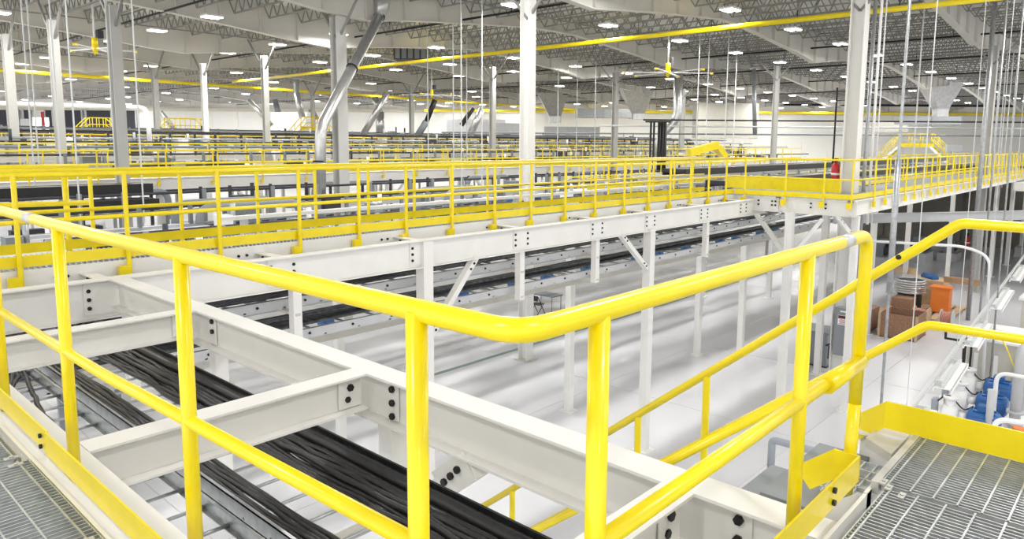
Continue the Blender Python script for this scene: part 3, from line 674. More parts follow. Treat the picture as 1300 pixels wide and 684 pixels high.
# ---- pumps at lower right
def pump(x, y, z, lab):
    t = thing('pump', lab, 'pump', (x, y, z))
    M().box(x - .28, x + .28, y - .75, y + .9, z, z + .1).build('base_frame', 'signwhite', t)
    c = z + .42
    mo = M().tube([(x, y, c), (x, y - .06, c), (x, y - .1, c), (x, y - .62, c), (x, y - .68, c)], .27, 22, radii=[.2, .27, .26, .26, .18]).build('motor', 'blue', t)
    for a in range(12):
        an = a * math.pi / 6; cs, sn = math.cos(an), math.sin(an)
        M().obox((x + cs * .25, y - .12, c + sn * .25), (x + cs * .25, y - .58, c + sn * .25), -.01, .01, 0, .04, up=(cs, 0, sn)).build('cooling_fin', 'blue', mo)
    M().box(x - .13, x + .13, y - .45, y - .2, c + .24, c + .38).build('terminal_box', 'blue', t)
    M().tube([(x, y + .02, c), (x, y + .2, c)], .1, 12).build('coupling', 'signwhite', t)
    M().tube([(x, y + .2, c - .05), (x, y + .26, c - .05), (x, y + .5, c - .05), (x, y + .56, c - .05)], .28, 18, radii=[.2, .28, .28, .2]).build('pump_casing', 'signwhite', t)
    M().tube([(x, y + .38, c + .1), (x, y + .38, c + .4)], .11, 12).build('outlet', 'signwhite', t); M().tube([(x, y + .38, c + .38), (x, y + .38, c + .43)], .17, 14).build('outlet_flange', 'signwhite', t)
    M().box(x - .12, x + .12, y + .66, y + .78, c - .05, c + .3).build('switch_box', 'pvc', t); M().box(x - .02, x + .02, y + .7, y + .74, z, c).build('switch_stand', 'galv', t)
    M().tube(fillet([(x, y + .66, c + .25), (x, y + .45, c + .5), (x + .1, y + .1, c + .1), (x, y - .1, c + .3)], .2), .018, 8).build('cable', 'black', t)
pump(19.8, 3.17, .42, 'blue motor pump nearest the yellow toe board, front of three')
pump(21.22, 3.23, .42, 'blue motor pump in the middle of the row of three')
pump(22.7, 3.3, .42, 'blue motor pump at the back of the row of three')
o = M().box(19.3, 23.3, 2.2, 4.3, .3, .42).build('pump_skid', 'signwhite'); tag(o, 'white steel skid below the three blue pumps', 'skid')
for k in range(4):
    o = M().box(19.4 + 1.25 * k, 19.5 + 1.25 * k, 2.25, 4.25, 0, .3).build('skid_beam', 'signwhite'); tag(o, 'white cross beam under the pump skid', 'beam', 'cross beams under the pump skid')
def pipe(pts, r, mt, lab, grp=None, n=12, fr_=.25, name='pipe', flanges=()):
    t = thing(name, lab, 'pipe', tuple(pts[0]), grp)
    M().tube(fillet(pts, fr_, 6), r, n).build('run', mt, t)
    for (p, d) in flanges: M().tube([Vector(p) - Vector(d) * .03, Vector(p) + Vector(d) * .03], r * 1.6, 14).build('flange', mt, t)
pipe([(20.85, 2.35, .0), (20.85, 2.35, 2.5), (22.6, 1.6, 2.5), (24, -2, 2.5)], .12, 'lightgrey', 'big grey pipe bending over right of the blue pumps', flanges=[((20.85, 2.35, .9), (0, 0, 1)), ((20.85, 2.35, .6), (0, 0, 1))])
pipe([(22.6, 2.45, .0), (22.6, 2.45, 2.4), (23.6, 1.9, 2.4), (25, -1.5, 2.4)], .12, 'lightgrey', 'second grey bent pipe behind the first by the pumps')
pipe([(18.9, 2.5, .0), (18.9, 2.5, 1.25), (19.6, -.5, 1.25)], .06, 'signwhite', 'white pipe frame crossing in front of the blue pumps')
pipe([(20.5, 2.75, .42), (20.5, 2.75, 1.9), (20.5, -.5, 1.9)], .05, 'signwhite', 'upper white pipe crossing behind the blue pumps')
pipe([(19.6, 2.7, .42), (19.6, 2.7, 1.7)], .08, 'lightgrey', 'short grey standpipe between the blue pumps')
o = M().tube([(20.0, 2.15, .3), (20.0, 2.15, .8)], .14, 12).build('check_valve', 'orange'); tag(o, 'orange valve body between white pipes by the pumps', 'valve')
t = thing('tank', 'pale square tank behind the pumps at the right picture edge', 'tank', (33, 3.2, 0))
M().box(31, 35, 1.6, 3.6, .2, 1.9).build('shell', 'beige', t); M().box(30.9, 35.1, 1.5, 3.7, 1.9, 2.0).build('lid', 'signwhite', t)
for x in (31.2, 34.8):
    for y in (1.8, 3.4): M().box(x - .08, x + .08, y - .08, y + .08, 0, .2).build('foot', 'signwhite', t)
t = thing('tank', 'pale beige tank with brackets behind the blue motors', 'tank', (25.6, 3.3, 0))
M().box(24.6, 26.6, 2.6, 4.1, .1, 1.7).build('shell', 'beige', t); M().box(24.4, 26.8, 2.4, 4.2, 1.7, 1.76).build('rim', 'signwhite', t)
for k in range(3): M().box(24.5, 24.6, 2.8 + .5 * k, 2.9 + .5 * k, .6, 1.3).build('bracket', 'signwhite', t)
o = M().tube(fillet([(24.5, 3.9, 1.8), (24.3, 3.5, 2.2), (23.9, 3.1, 1.9), (23.4, 2.7, 1.2)], .4), .02, 6).build('air_hose', 'yellow'); tag(o, 'thin yellow hose hanging by the beige tank', 'hose')
m = M().tube([(23.6, 4.0, 0), (23.6, 4.0, 2.2)], .05, 8).tube([(23.6, 4.0, 1.8), (23.6, 4.5, 1.8), (23.6, 4.5, 2.2)], .04, 8).tube([(24.0, 3.9, 0), (24.0, 3.9, 2.0)], .03, 8)
o = m.build('pipe_stand', 'bolt'); tag(o, 'black pipe stand behind the blue motors', 'pipe')
# strip lamps hung below the right side
sx = [(11.2, 12.9), (14.2, 16.2), (17.7, 20.3), (22.3, 25.6), (27.6, 31)]
o = M().obox((9.6, 2.6, 3.22), (34, 3.98, 3.22), -.03, .03, -.03, .03).build('lamp_rail', 'smoke')
for q in range(5):
    xx = 12 + 5 * q; M().tube([(xx, 2.6 + (xx - 9.6) * .0566, 3.22), (xx, 2.6 + (xx - 9.6) * .0566, 14.1)], .008, 5).build('hanger_wire', 'smoke', o)
tag(o, 'thin suspended rail carrying the strip lamps at right', 'rail')
for a, b in sx:
    ya = 2.6 + (a - 9.6) * .0566 - .17; yb = 2.6 + (b - 9.6) * .0566 - .17
    t = thing('strip_lamp', 'white reflector strip lamp hung low on the rail at right', 'lamp', (a, ya, 3.0), 'strip lamps on the suspended rail')
    M().obox((a, ya, 3.1), (b, yb, 3.1), -.14, .14, 0, .02).build('reflector', 'signwhite', t); M().obox((a, ya, 3.12), (b, yb, 3.12), -.03, .03, 0, .06).build('spine', 'smoke', t)
    for e, ye in ((a + .15, ya), (b - .15, yb)): M().box(e - .02, e + .02, ye, ye + .2, 3.14, 3.2).build('bracket', 'smoke', t)
    for s in (-1, 1): M().obox((a, ya, 3.1), (b, yb, 3.1), s * .14 - .01, s * .14 + .01, -.06, .02).build('side', 'signwhite', t)
# vertical pipes and rods
def vpipe(u_F, r, z0, z1, rad, mt, lab, grp=None):
    pass
def FR(u, F): return fr(F, (u - 659.6) / 916.6 * F, 0)
def vert(x, y, z0, z1, rad, mt, lab, grp=None, name='vertical_pipe', n=8, cat='pipe'):
    o = M().tube([(x, y, z0), (x, y, z1)], rad, n).build(name, mt); tag(o, lab, cat, grp); return o
vert(11.6, 3.0, 0, 14.1, .022, 'galv', 'thin grey conduit dropping from the roof at right')
o = M().tube([(11.6, 3.0, 5.2), (11.6, 3.0, 7.2)], .045, 12).build('conduit_sleeve', 'galv'); tag(o, 'thicker grey sleeve around the thin conduit at right', 'sleeve')
for (u, F, z0, rad, mt, lab) in ((1099, 22.5, 0, .06, 'galv', 'galvanised pipe close right of the broad column'), (1107, 21.8, 5.0, .04, 'signwhite', 'white pipe right of the broad column'),
                                 (1113, 22, 5.0, .02, 'signwhite', 'thin white rod right of the broad column'), (1262, 24, 0, .035, 'galv', 'thin grey pipe left of the right picture edge'), (1283, 20, 0, .025, 'galv', 'thin grey rod by the right picture edge'),
                                 (1247, 30, 0, .09, 'galv', 'grey pipe before the right end column'), (1058, 23, 5.6, .03, 'bolt', 'dark perforated pole behind the red extinguisher')):
    p = FR(u, F); vert(p.x, p.y, z0, 9.2 if u == 1058 else 14.1, rad, mt, lab)
rods = [(40, 24), (47, 27), (75, 22), (95, 20), (144, 25), (146, 30), (177, 21), (543, 40), (575, 34), (585, 30), (592, 42), (611, 30), (707, 50), (731, 50), (754, 52), (883, 40), (895, 42), (919, 40), (930, 46), (1268, 44), (1276, 42), (1282, 50), (1160, 30)]
for (u, F) in rods:
    p = FR(u, F); vert(p.x, p.y, 5.0, 14.0, .018 + .0003 * F, 'smoke', 'thin pale hanger rod dropping from the roof', 'thin hanger rods from the roof', 'hanger_rod', 5, 'rod')
# ================================================================= SLANTING DUCT, FAN, DUCTS
t = thing('exhaust_duct', 'large slanting silver duct from the roof to the equipment', 'duct', (14.4, 22.85, 4.8))
A = Vector((14.37, 22.86, 4.6)); B = Vector((14.45, 22.81, 7.9)); Ct = Vector((18.6, 24.75, 12.55))
M().tube(fillet([A, B, Ct], .5, 6), .2, 20).build('tube', 'duct', t)
M().tube([Ct, Ct + Vector((.12, .03, .35)), (18.8, 24.75, 14.1)], .2, 16, radii=[.22, .3, .52]).build('cone', 'duct', t)
for c, d in ((Ct, (Ct - B).normalized()), (B.lerp(Ct, .5), (Ct - B).normalized()), (Vector((14.4, 22.86, 6.7)), Vector((0, 0, 1)))):
    M().tube([c - d * .03, c + d * .03], .235, 18).build('clamp_ring', 'bolt', t)
def fan(x, y, z, R_, lab, rot=0.3):
    t = thing('ceiling_fan', lab, 'fan', (x, y, z))
    M().tube([(x, y, z + .5), (x, y, 13.9)], .05, 8).build('downrod', 'signwhite', t)
    M().tube([(x, y, z + .1), (x, y, z + .5)], .13, 12).build('gearbox', 'yellow', t); M().box(x + .1, x + .35, y - .15, y + .15, z + .5, z + .85).build('motor', 'dark', t)
    M().tube([(x, y, z - .25), (x, y, z + .1)], .2, 12, radii=[.06, .17]).build('hub', 'yellow', t)
    for k in range(6):
        a = rot + k * math.pi / 3; d = Vector((math.cos(a), math.sin(a), 0)); c = Vector((x, y, z))
        bl = M().obox(c + d * .2, c + d * R_, -.09, .09, -.015, .015).build('blade', 'signwhite', t)
        M().obox(c + d * R_, c + d * (R_ + .12), -.09, .09, -.06, .03).build('winglet', 'yellow', bl)
fan(34.35, 20.5, 11.2, 2.35, 'large white ceiling fan with yellow gearbox at upper right')
p = FR(128, 34); fan(p.x, p.y, 11.6, 1.6, 'ceiling fan with orange motor at upper left', .8)
p = FR(548, 62); fan(p.x, p.y, 11.4, 2.4, 'distant ceiling fan left of the central column', .5)
def taper_duct(u, F, wt, wb, z0, z1, zb, lab):
    p = FR(u, F); t = thing('tapered_duct', lab, 'duct', (p.x, p.y, zb))
    m = M(); a, b = wt / 2, wb / 2
    def q(h, z, dx=0): return [p + RT * (s1 * h + dx) + FW * (s2 * h * .8) + Vector((0, 0, z)) for s1, s2 in ((-1, -1), (1, -1), (1, 1), (-1, 1))]
    M().quadbox(q(b, z0, .3) + q(a, z1)).build('hopper', 'duct', t); M().quadbox(q(b, zb, .3) + q(b, z0, .3)).build('neck', 'duct', t)
    for z in (z0, z1): M().quadbox(q((b if z == z0 else a) + .05, z - .04, .3 if z == z0 else 0) + q((b if z == z0 else a) + .05, z + .04, .3 if z == z0 else 0)).build('flange', 'lightgrey', t)
taper_duct(1186, 70, 3.6, 1.1, 10.9, 13.8, 10.2, 'grey tapered roof duct at right above the black pipes')
taper_duct(805, 78, 3.6, 1.2, 10.6, 13.4, 10.0, 'grey tapered roof duct right of the central column')
taper_duct(700, 86, 3.6, 1.4, 10.6, 13.2, 9.8, 'far grey tapered roof duct beside the central column')
def hduct(u0, u1, F, z0, z1, lab, mt='lightgrey', dp=1.5):
    r0 = (u0 - 659.6) / 916.6 * F; r1 = (u1 - 659.6) / 916.6 * F
    t = thing('air_duct', lab, 'duct', tuple(fr(F, r0, z0)))
    n = max(2, int((r1 - r0) / 2.6))
    for k in range(n):
        a = r0 + (r1 - r0) * k / n; b = r0 + (r1 - r0) * (k + 1) / n
        wbox(M(), a + .04, b - .04, z0, z1, F, F + dp).build('section', mt, t); wbox(M(), b - .04, b + .04, z0 - .05, z1 + .05, F - .05, F + dp + .05).build('flange', mt, t)
hduct(1142, 1218, 72, 9.5, 10.3, 'long grey duct under the right tapered duct', 'galv')
hduct(730, 800, 82, 10.3, 11.3, 'dark grey square duct between the tapered ducts', 'galv')
hduct(1060, 1150, 76, 8.8, 9.9, 'pale grey duct behind the broad column', 'beige')
hduct(884, 960, 92, 8.2, 12.6, 'tall beige box unit left of the right bright wall', 'beige', 3)
hduct(690, 760, 96, 7.0, 9.6, 'pale cylinder-like unit right of the central column', 'lightgrey', 3)
hduct(610, 665, 92, 7.4, 9.9, 'pale box unit left of the central column', 'lightgrey', 3)
hduct(344, 390, 70, 7.9, 10.2, 'pale square unit by the slanting duct foot', 'signwhite', 2)
hduct(566, 640, 100, 8.6, 10.6, 'pale duct run in the distance left of the central column', 'signwhite', 2)
for (u0, u1, F, z, rad, mt, lab) in ((815, 1330, 48, 8.98, .05, 'bolt', 'level black pipe line crossing the right half'), (760, 1330, 50, 8.62, .06, 'smoke', 'level silver pipe line below the black pipe'), (560, 1330, 56, 8.18, .06, 'grey', 'level grey pipe line lowest of the three at right'),
                                     (975, 1330, 104, 13.1, .16, 'bolt', 'dark truss line along the roof edge at the far wall')):
    a = fr(F, (u0 - 659.6) / 916.6 * F, z); b = fr(F, (u1 - 659.6) / 916.6 * F, z)
    o = M().tube([a, b], rad, 8).build('process_pipe', mt); tag(o, lab, 'pipe')
# round duct near the fan and black stand
p = FR(858, 52); q = FR(836, 52)
t = thing('round_duct', 'round silver duct dropping behind the fan and bending left', 'duct', (p.x, p.y, 6))
M().tube(fillet([(p.x, p.y, 13.8), (p.x, p.y, 9.2), (q.x, q.y, 7.9), (q.x, q.y, 6.4)], .6, 5), .32, 16).build('tube', 'duct', t)
p = FR(836, 46); t = thing('pipe_rack', 'black vertical pipes bundled on a rack left of round duct', 'pipe rack', (p.x, p.y, 4))
for d in (-.55, -.35, .0, .2, .35): M().tube([p + RT * d + Vector((0, 0, 4)), p + RT * d + Vector((0, 0, 8.75))], .07 if d < -.2 else .12, 8).build('pipe', 'bolt', t)
M().obox(p - RT * .9 + Vector((0, 0, 8.8)), p + RT * .7 + Vector((0, 0, 8.8)), -.1, .1, -.05, .05).build('crossbar', 'bolt', t)
# slanting distant pipes at roof-mounted exhausts
for i, (u0, v0, u1, v1, F, rad, mt) in enumerate(((460, 172, 492, 120, 60, .26, 'duct'), (530, 172, 541, 155, 62, .3, 'grey'), (541, 155, 552, 128, 62, .22, 'bolt'), (596, 172, 611, 140, 58, .28, 'duct'), (585, 160, 600, 138, 60, .2, 'bolt'),
                                                  (482, 175, 482, 143, 66, .4, 'duct'), (482, 143, 476, 125, 66, .3, 'duct'), (384, 150, 378, 120, 68, .3, 'duct'), (378, 120, 378, 92, 68, .25, 'galv'), (317, 128, 345, 160, 62, .2, 'duct'), (205, 143, 222, 165, 60, .2, 'galv'), (350, 128, 356, 152, 72, .28, 'grey'), (395, 140, 402, 152, 74, .3, 'grey'), (952, 90, 957, 172, 55, .16, 'galv'))):
    def uv(u, v, F=F):
        hz = 180.5 + (u - 400) * .0065
        pp = FR(u, F); return Vector((pp.x, pp.y, CZ + (hz - v) * F / 916.6))
    o = M().tube([uv(u0, v0), uv(u1, v1)], rad, 10).build('exhaust_pipe', mt); tag(o, ['slanting silver pipe just right of the big pale column', 'dark pipe stub below the black slanting pipe, left of centre', 'black slanting pipe beside the distant column, left of centre', 'long slanting silver pipe left of the central column', 'short black slanting pipe left of the silver one', 'thick pale upright pipe between two distant columns', 'bent top of the thick pale upright pipe', 'pale upper stub just left of the slanting duct', 'thin upright pipe rising left of the slanting duct', 'thin slanting pipe ending at the white box unit', 'thin slanting pipe right of the far left column', 'grey slanting pipe above the white box unit', 'short grey pipe touching the slanting duct foot', 'tall thin grey pipe left of the column by the bright wall'][i], 'pipe')
# pipe at upper left with rounded bend
m = M().tube(fillet([uv(-60, 131, 38), uv(20, 133, 38), uv(186, 138, 38), uv(189, 152, 38), uv(190, 190, 38)], .5, 6), .12, 12); o = m.build('overhead_pipe', 'signwhite'); tag(o, 'white overhead pipe at left bending down in a round elbow', 'pipe')
# dark roof unit
p = uv(522, 72, 48); t = thing('roof_unit', 'dark ventilation unit hanging under the roof left of centre', 'ventilation unit', tuple(p))
M().obox(p - RT * 1.0, p + RT * 1.0, -.7, .7, -.4, .6).build('housing', 'dark', t)
for k in range(5): M().obox(p + RT * (-.9 + .42 * k) - FW * .72, p + RT * (-.6 + .42 * k) - FW * .72, -.01, .01, -.35, .5).build('louvre', 'grey', t)
# dark dock openings, lit panel and red post at far left
D = [(-4, 12), (20, 26), (34, 40), (61, 69), (83, 106), (113, 143), (155, 174)]
for u0, u1 in D:
    F = WF - .3; t = thing('dock_door', 'dark closed bay door in the far wall at upper left', 'door', tuple(fr(F, (u0 - 659.6) / 916.6 * F, 8.2)), 'dark bay doors at the far left')
    wbox(M(), (u0 - 659.6) / 916.6 * F, (u1 - 659.6) / 916.6 * F, 5.0, 12.0, F - .2, F).build('leaf', 'dark', t)
    wbox(M(), (u0 - 659.6) / 916.6 * F - .2, (u0 - 659.6) / 916.6 * F, 5.0, 12.2, F - .3, F).build('frame', 'lightgrey', t)
    wbox(M(), (u1 - 659.6) / 916.6 * F, (u1 - 659.6) / 916.6 * F + .2, 5.0, 12.2, F - .3, F).build('frame', 'lightgrey', t)
F = 104; o = wbox(M(), (43 - 659.6) / 916.6 * F, (63 - 659.6) / 916.6 * F, 7.2, 10.6, F, F + .1).build('light_panel', 'panel_lit'); tag(o, 'glowing white light panel among dark doors at far left', 'light')
o = wbox(M(), (27 - 659.6) / 916.6 * F, (38 - 659.6) / 916.6 * F, 7.2, 10.4, F, F + .1).build('partition', 'lightgrey'); tag(o, 'pale partition left of the glowing light panel', 'panel')
o = wbox(M(), (54 - 659.6) / 916.6 * 98, (56.6 - 659.6) / 916.6 * 98, 7.2, 11.2, 98, 98.3).build('red_post', 'red'); tag(o, 'dark red post before the glowing light panel', 'post')
# ================================================================= DISTANT WALKWAYS AND MACHINES
def far_walk(y, x0, x1, deck, lab, sp=2.0, width=1.3, m2='yellow_far', beamd=.5):
    guardrail('yellow front guardrail of the ' + lab, [(x0, y), (x1, y)], deck, [(x0 + .3 + sp * k, y) for k in range(int((x1 - x0) / sp))], n=6, far=1, mt=m2, r=.03, brackets=(-.1, 0) if y < 33 else None, base=-.35)
    guardrail('yellow rear guardrail of the ' + lab, [(x0, y + width), (x1, y + width)], deck, [(x0 + 1.1 + sp * k, y + width) for k in range(int((x1 - x0) / sp))], n=5, far=1, mt=m2, r=.03, toe=False)
    steel('white deck beam of the ' + lab, lambda m: m.ibeam((x0, y + .12, deck - .03), (x1, y + .12, deck - .03), beamd, .2).box(x0, x1, y + .1, y + width, deck - .06, deck - .03))
far_walk(29.8, -2, 78, 5.95, 'second walkway behind the middle one', 2.2)
far_walk(42.0, 2, 90, 5.95, 'third walkway further back', 2.2)
far_walk(55.0, 5, 95, 6.3, 'fourth walkway far back', 2.6)
far_walk(36.0, 4, 85, 6.2, 'walkway between the second and third', 2.0)
far_walk(48.0, 4, 90, 6.7, 'raised walkway behind the third', 2.0)
far_walk(62.0, 8, 95, 7.0, 'farthest raised walkway', 2.4)
far_walk(19.5, 26, 70, 5.3, 'low walkway right of the central column', 2.0)
for i in range(9):
    x = 8.5 + i * 7.2; hpost(x, 29.9, 0, 5.45, .3, 'white post under the second walkway', 'posts under the second walkway', plate=False, brace=[((x + .1, 29.9, 4.4), (x - 1.1 if i % 2 else x + 1.1, 29.9, 5.4))])
# trays and conveyors behind: long black and white lines
def conveyor(y, x0, x1, z, lab, belt='black', w_=.9, side='lightgrey', legs=4.0, h=.18, rollers=False):
    if 'black' in lab: side = 'black'; h = .34 if y > 20 else .2
    if 'directly behind' in lab: w_ = .12; h = .03
    t = thing('conveyor', lab, 'conveyor', (x0, y, z - .4))
    for yy in (y, y + w_): M().box(x0, x1, yy - .03, yy + .03, z - h, z + .04).build('side_frame', side, t)
    M().box(x0, x1, y + .05, y + w_ - .05, z - h * .5, z + .03).build('belt', belt, t)
    x = x0 + .5
    while x < x1:
        M().box(x - .05, x + .05, y - .02, y + .05, z - 1.0, z - h).box(x - .05, x + .05, y + w_ - .05, y + w_ + .02, z - 1.0, z - h).box(x - .05, x + .05, y, y + w_, z - 1.0, z - .95).build('leg_frame', 'lightgrey', t); x += legs
CV = [(13.5, 6.3, 34, 5.9, 'pale conveyor line directly behind the middle walkway', 'signwhite', 'signwhite'), (16.6, 2, 36, 4.9, 'white conveyor line showing between the walkway rails', 'lightgrey', 'signwhite'),
      (20.0, -1, 9, 5.0, 'grey belt conveyor behind the walkway at left', 'grey', 'signwhite'), (26.0, 0, 9.8, 5.9, 'black belt conveyor under the second walkway at left', 'black', 'signwhite'),
      (25.0, 0, 9.6, 5.45, 'lower black belt conveyor under the second walkway at left', 'black', 'lightgrey'), (25.5, 15, 60, 4.9, 'grey belt conveyor behind the central column', 'grey', 'lightgrey'),
      (34.5, 5, 70, 5.2, 'dark conveyor line beyond the second walkway', 'dark', 'lightgrey'), (37.5, 5, 75, 6.6, 'raised dark conveyor beyond the second walkway', 'dark', 'lightgrey'),
      (46.5, 6, 80, 7.0, 'raised dark conveyor beyond the third walkway', 'dark', 'lightgrey'), (53.2, 8, 85, 7.3, 'far raised conveyor before the crossover platforms', 'dark', 'signwhite'),
      (10.9, 22.5, 62, 6.15, 'black belt conveyor beside the right walkway', 'black', 'galv'), (12.6, 22.5, 62, 6.5, 'second black belt conveyor beside the right walkway', 'black', 'galv'), (15.5, 24, 70, 6.1, 'third belt conveyor beyond the right walkway', 'grey', 'lightgrey')]
for (y, x0, x1, z, lb, bl, sd) in CV: conveyor(y, x0, x1, z, lb, bl, .9, sd)
rr = random.Random(23)
for k, (y, x0, x1, z0, z1, mt) in enumerate(((12.6, 4, 32, 4.3, 5.2, 'grey'), (15.8, 4, 34, 4.3, 5.5, 'greybox'), (20.9, 3, 50, 3.9, 5.6, 'grey'), (22.6, 3, 50, 3.9, 5.9, 'greybox'), (28.6, 2, 60, 3.2, 5.6, 'dark'), (31.4, 3, 65, 5.6, 6.9, 'grey'), (38.6, 5, 75, 6.0, 7.4, 'grey'), (43.8, 5, 80, 6.2, 7.9, 'dark'), (52.4, 8, 85, 6.8, 8.3, 'grey'))):
    t = thing('pipe_rack', 'long grey steel pipe rack, %s row behind the middle walkway' % ORD[k], 'pipe rack', (x0, y, z0))
    for q in range(3): M().tube([(x0, y + .15 * q, z0 + (z1 - z0) * (.35 + .3 * q)), (x1, y + .15 * q, z0 + (z1 - z0) * (.35 + .3 * q))], .045, 6).build('pipe', [mt, 'galv', 'dark'][q], t)
    x = x0
    while x < x1:
        M().box(x - .05, x + .05, y - .05, y + .05, 0 if x in (x0,) else z0, z1).build('upright', mt, t)
        if rr.random() < .6:
            w_ = rr.uniform(.3, .9); zz = z0 + (z1 - z0) * rr.uniform(.05, .5)
            M().box(x + .2, x + .2 + w_, y - .2, y + .1, zz, zz + rr.uniform(.25, .6)).build('junction_box', rr.choice(['grey', 'dark', 'lightgrey', 'greybox', 'blue' if rr.random() < .3 else 'galv']), t)
        x += rr.uniform(1.0, 2.4)
    if k in (2, 3, 4):
        x = x0 + 6
        while x < x1:
            M().tube(fillet([(x, y - .3, 4.2), (x, y - .3, 5.5), (x + 3.2, y - .3, 5.5), (x + 3.2, y - .3, 4.2)], .4), .12, 10).build('bent_pipe', 'greybox', t); x += 9.5
# machines standing on the far decks: each is a body with door, vent and pipe
rnd = random.Random(11)
KIND = ['lightgrey', 'signwhite', 'grey', 'dark', 'dark', 'galv', 'grey']
def machine(x, y, z, sx_, sy_, sz_, mt, grp, lab):
    t = thing('machine_unit', lab, 'machine', (x, y, z), grp)
    M().box(x, x + sx_, y, y + sy_, z, z + sz_ * .72).build('body', mt, t)
    M().box(x + sx_ * .15, x + sx_ * .7, y + sy_ * .2, y + sy_ * .8, z + sz_ * .72, z + sz_).build('top_housing', rnd.choice(['grey', 'signwhite', 'dark', 'galv']), t)
    M().box(x + sx_ * .1, x + sx_ * .45, y - .03, y, z + sz_ * .1, z + sz_ * .6).build('door', rnd.choice(['lightgrey', 'dark', 'blue', 'signwhite']), t)
    M().tube([(x + sx_ * .85, y + sy_ * .5, z + sz_ * .7), (x + sx_ * .85, y + sy_ * .5, z + sz_ * 1.25)], .07, 6).build('pipe', rnd.choice(['galv', 'dark', 'signwhite']), t)
rowsM = [(14.9, 5, 33, 4.4, 0.9, 'machines behind the middle walkway', 'small machine unit behind the middle walkway', 1.9), (18.6, 3, 60, 4.0, 1.3, 'machines between middle and second walkway', 'machine unit between the middle and second walkway', 2.2),
         (23.6, 3, 60, 3.9, 1.5, 'machines before the second walkway', 'machine unit standing before the second walkway', 2.6), (32.2, 6, 80, 5.6, 1.15, 'machines behind the second walkway', 'machine unit behind the second walkway rail', 2.2),
         (39.6, 8, 85, 6.2, 1.3, 'machines before the third walkway', 'machine unit before the third walkway', 2.4), (50.6, 10, 90, 6.8, 1.3, 'machines behind the third walkway', 'machine unit far behind the third walkway', 2.6), (58.5, 14, 95, 6.9, 1.5, 'machines behind the fourth walkway', 'distant machine unit behind the fourth walkway', 3.0)]
for n_, (y, x0, x1, z, h, grp, lab, sp) in enumerate(rowsM):
    t = thing('equipment_deck', 'pale steel deck under the %s' % grp, 'platform', (x0, y, 0))
    for yy in (y - .5, y + .2, y + .9, y + 1.4): M().box(x0 - 1, x1 + 2, yy - .06, yy + .06, z - .14, z).build('deck_beam', 'lightgrey', t)
    xx = x0
    while xx < x1: M().box(xx - .08, xx + .08, y + .3, y + .46, 0, z - .14).build('leg', 'column', t); xx += 7.3 if y > 26 else max(5, x1 + 1 - x0)
    x = x0 + rnd.uniform(0, 1)
    while x < x1:
        r_ = (x * .6727 - y * .74); F = x * .7406 + y * .6719
        if abs(r_) < F * .8: machine(x, y + rnd.uniform(-.4, .4), z, rnd.uniform(.5, 1.5), rnd.uniform(.5, 1.0), h * rnd.uniform(.55, 1.15), rnd.choice(KIND[:6]), grp, lab)
        x += sp * rnd.uniform(.5, 1.4)
# open steel frames / pipe clutter running along the far decks
for i, (y, z, mt) in enumerate(((14.4, 4.4, 'galv'), (18.0, 4.6, 'grey'), (23.0, 5.2, 'bolt'), (25.0, 4.2, 'galv'), (33.5, 6.3, 'dark'), (36.2, 7.1, 'grey'), (40.8, 7.5, 'galv'), (44.5, 7.9, 'bolt'), (49.8, 8.1, 'grey'), (53.5, 7.7, 'osb'), (57.5, 8.2, 'galv'))):
    m = M().tube([(2, y, z), (90 if y > 30 else 55, y, z)], .06, 8)
    o = m.build('process_pipe', mt); tag(o, 'long level process pipe among the machines, %s row back from the walkway' % ORD[i], 'pipe')
# crossover stairs (yellow) in the distance
def crossover(u, F, z0, z1, wd_, lab, mt='yellow_far', D_=(1, 0)):
    c = FR(u, F); t = thing('crossover_stair', lab, 'stair', (c.x, c.y, z0))
    X = Vector((D_[0], D_[1], 0)); Y = Vector((D_[1], D_[0], 0)); Y = Y if Y.y >= 0 and Y.x >= 0 else -Y; h = z1 - z0; a = wd_ / 2
    P = lambda e, f, z: c + X * e + Y * f + Vector((0, 0, z))
    M().obox(P(-a, .45, z1), P(a, .45, z1), -.45, .45, -.12, 0).build('platform', mt, t)
    for s in (-1, 1):
        for yy in (0, .9):
            M().obox(P(s * a, yy, z1), P(s * (a + h), yy, z0), -.04, .04, -.2, 0).build('stringer', 'signwhite' if yy == 0 else mt, t)
            M().tube([P(s * a, yy, z1 + 1.0), P(s * (a + h), yy, z0 + 1.0)], .035, 6).build('handrail', mt, t)
            M().tube([P(s * a, yy, z1 + .5), P(s * (a + h), yy, z0 + .5)], .03, 6).build('mid_rail', mt, t)
            for k in range(4):
                f = k / 3; M().tube([P(s * (a + h * f), yy, z1 - h * f), P(s * (a + h * f), yy, z1 - h * f + 1.0)], .03, 6).build('post', mt, t)
        for k in range(6):
            f = (k + .5) / 6; M().obox(P(s * (a + h * f) - .13, .45, z1 - h * f), P(s * (a + h * f) + .13, .45, z1 - h * f), -.45, .45, -.04, 0).build('tread', 'lightgrey', t)
    for yy in (0, .9):
        for z in (.5, 1.0): M().tube([P(-a, yy, z1 + z), P(a, yy, z1 + z)], .03, 6).build('rail', mt, t)
        for e in (-.33, .33): M().tube([P(e * a, yy, z1), P(e * a, yy, z1 + 1.0)], .03, 6).build('post', mt, t)
        M().obox(P(-a, yy, z1), P(a, yy, z1), -.01, .01, 0, .2).build('toe_board', mt, t)
crossover(236, 52, 6.2, 8.0, 2.2, 'yellow crossover platform with stairs on both sides at left')
crossover(128, 55, 6.3, 8.1, 1.4, 'yellow crossover platform before the dark doors at far left')
crossover(400, 62, 6.6, 8.5, 1.6, 'yellow crossover platform behind the slanting duct')
crossover(690, 72, 5.6, 6.9, 2.0, 'yellow crossover stair just right of the central column', D_=(0, -1))
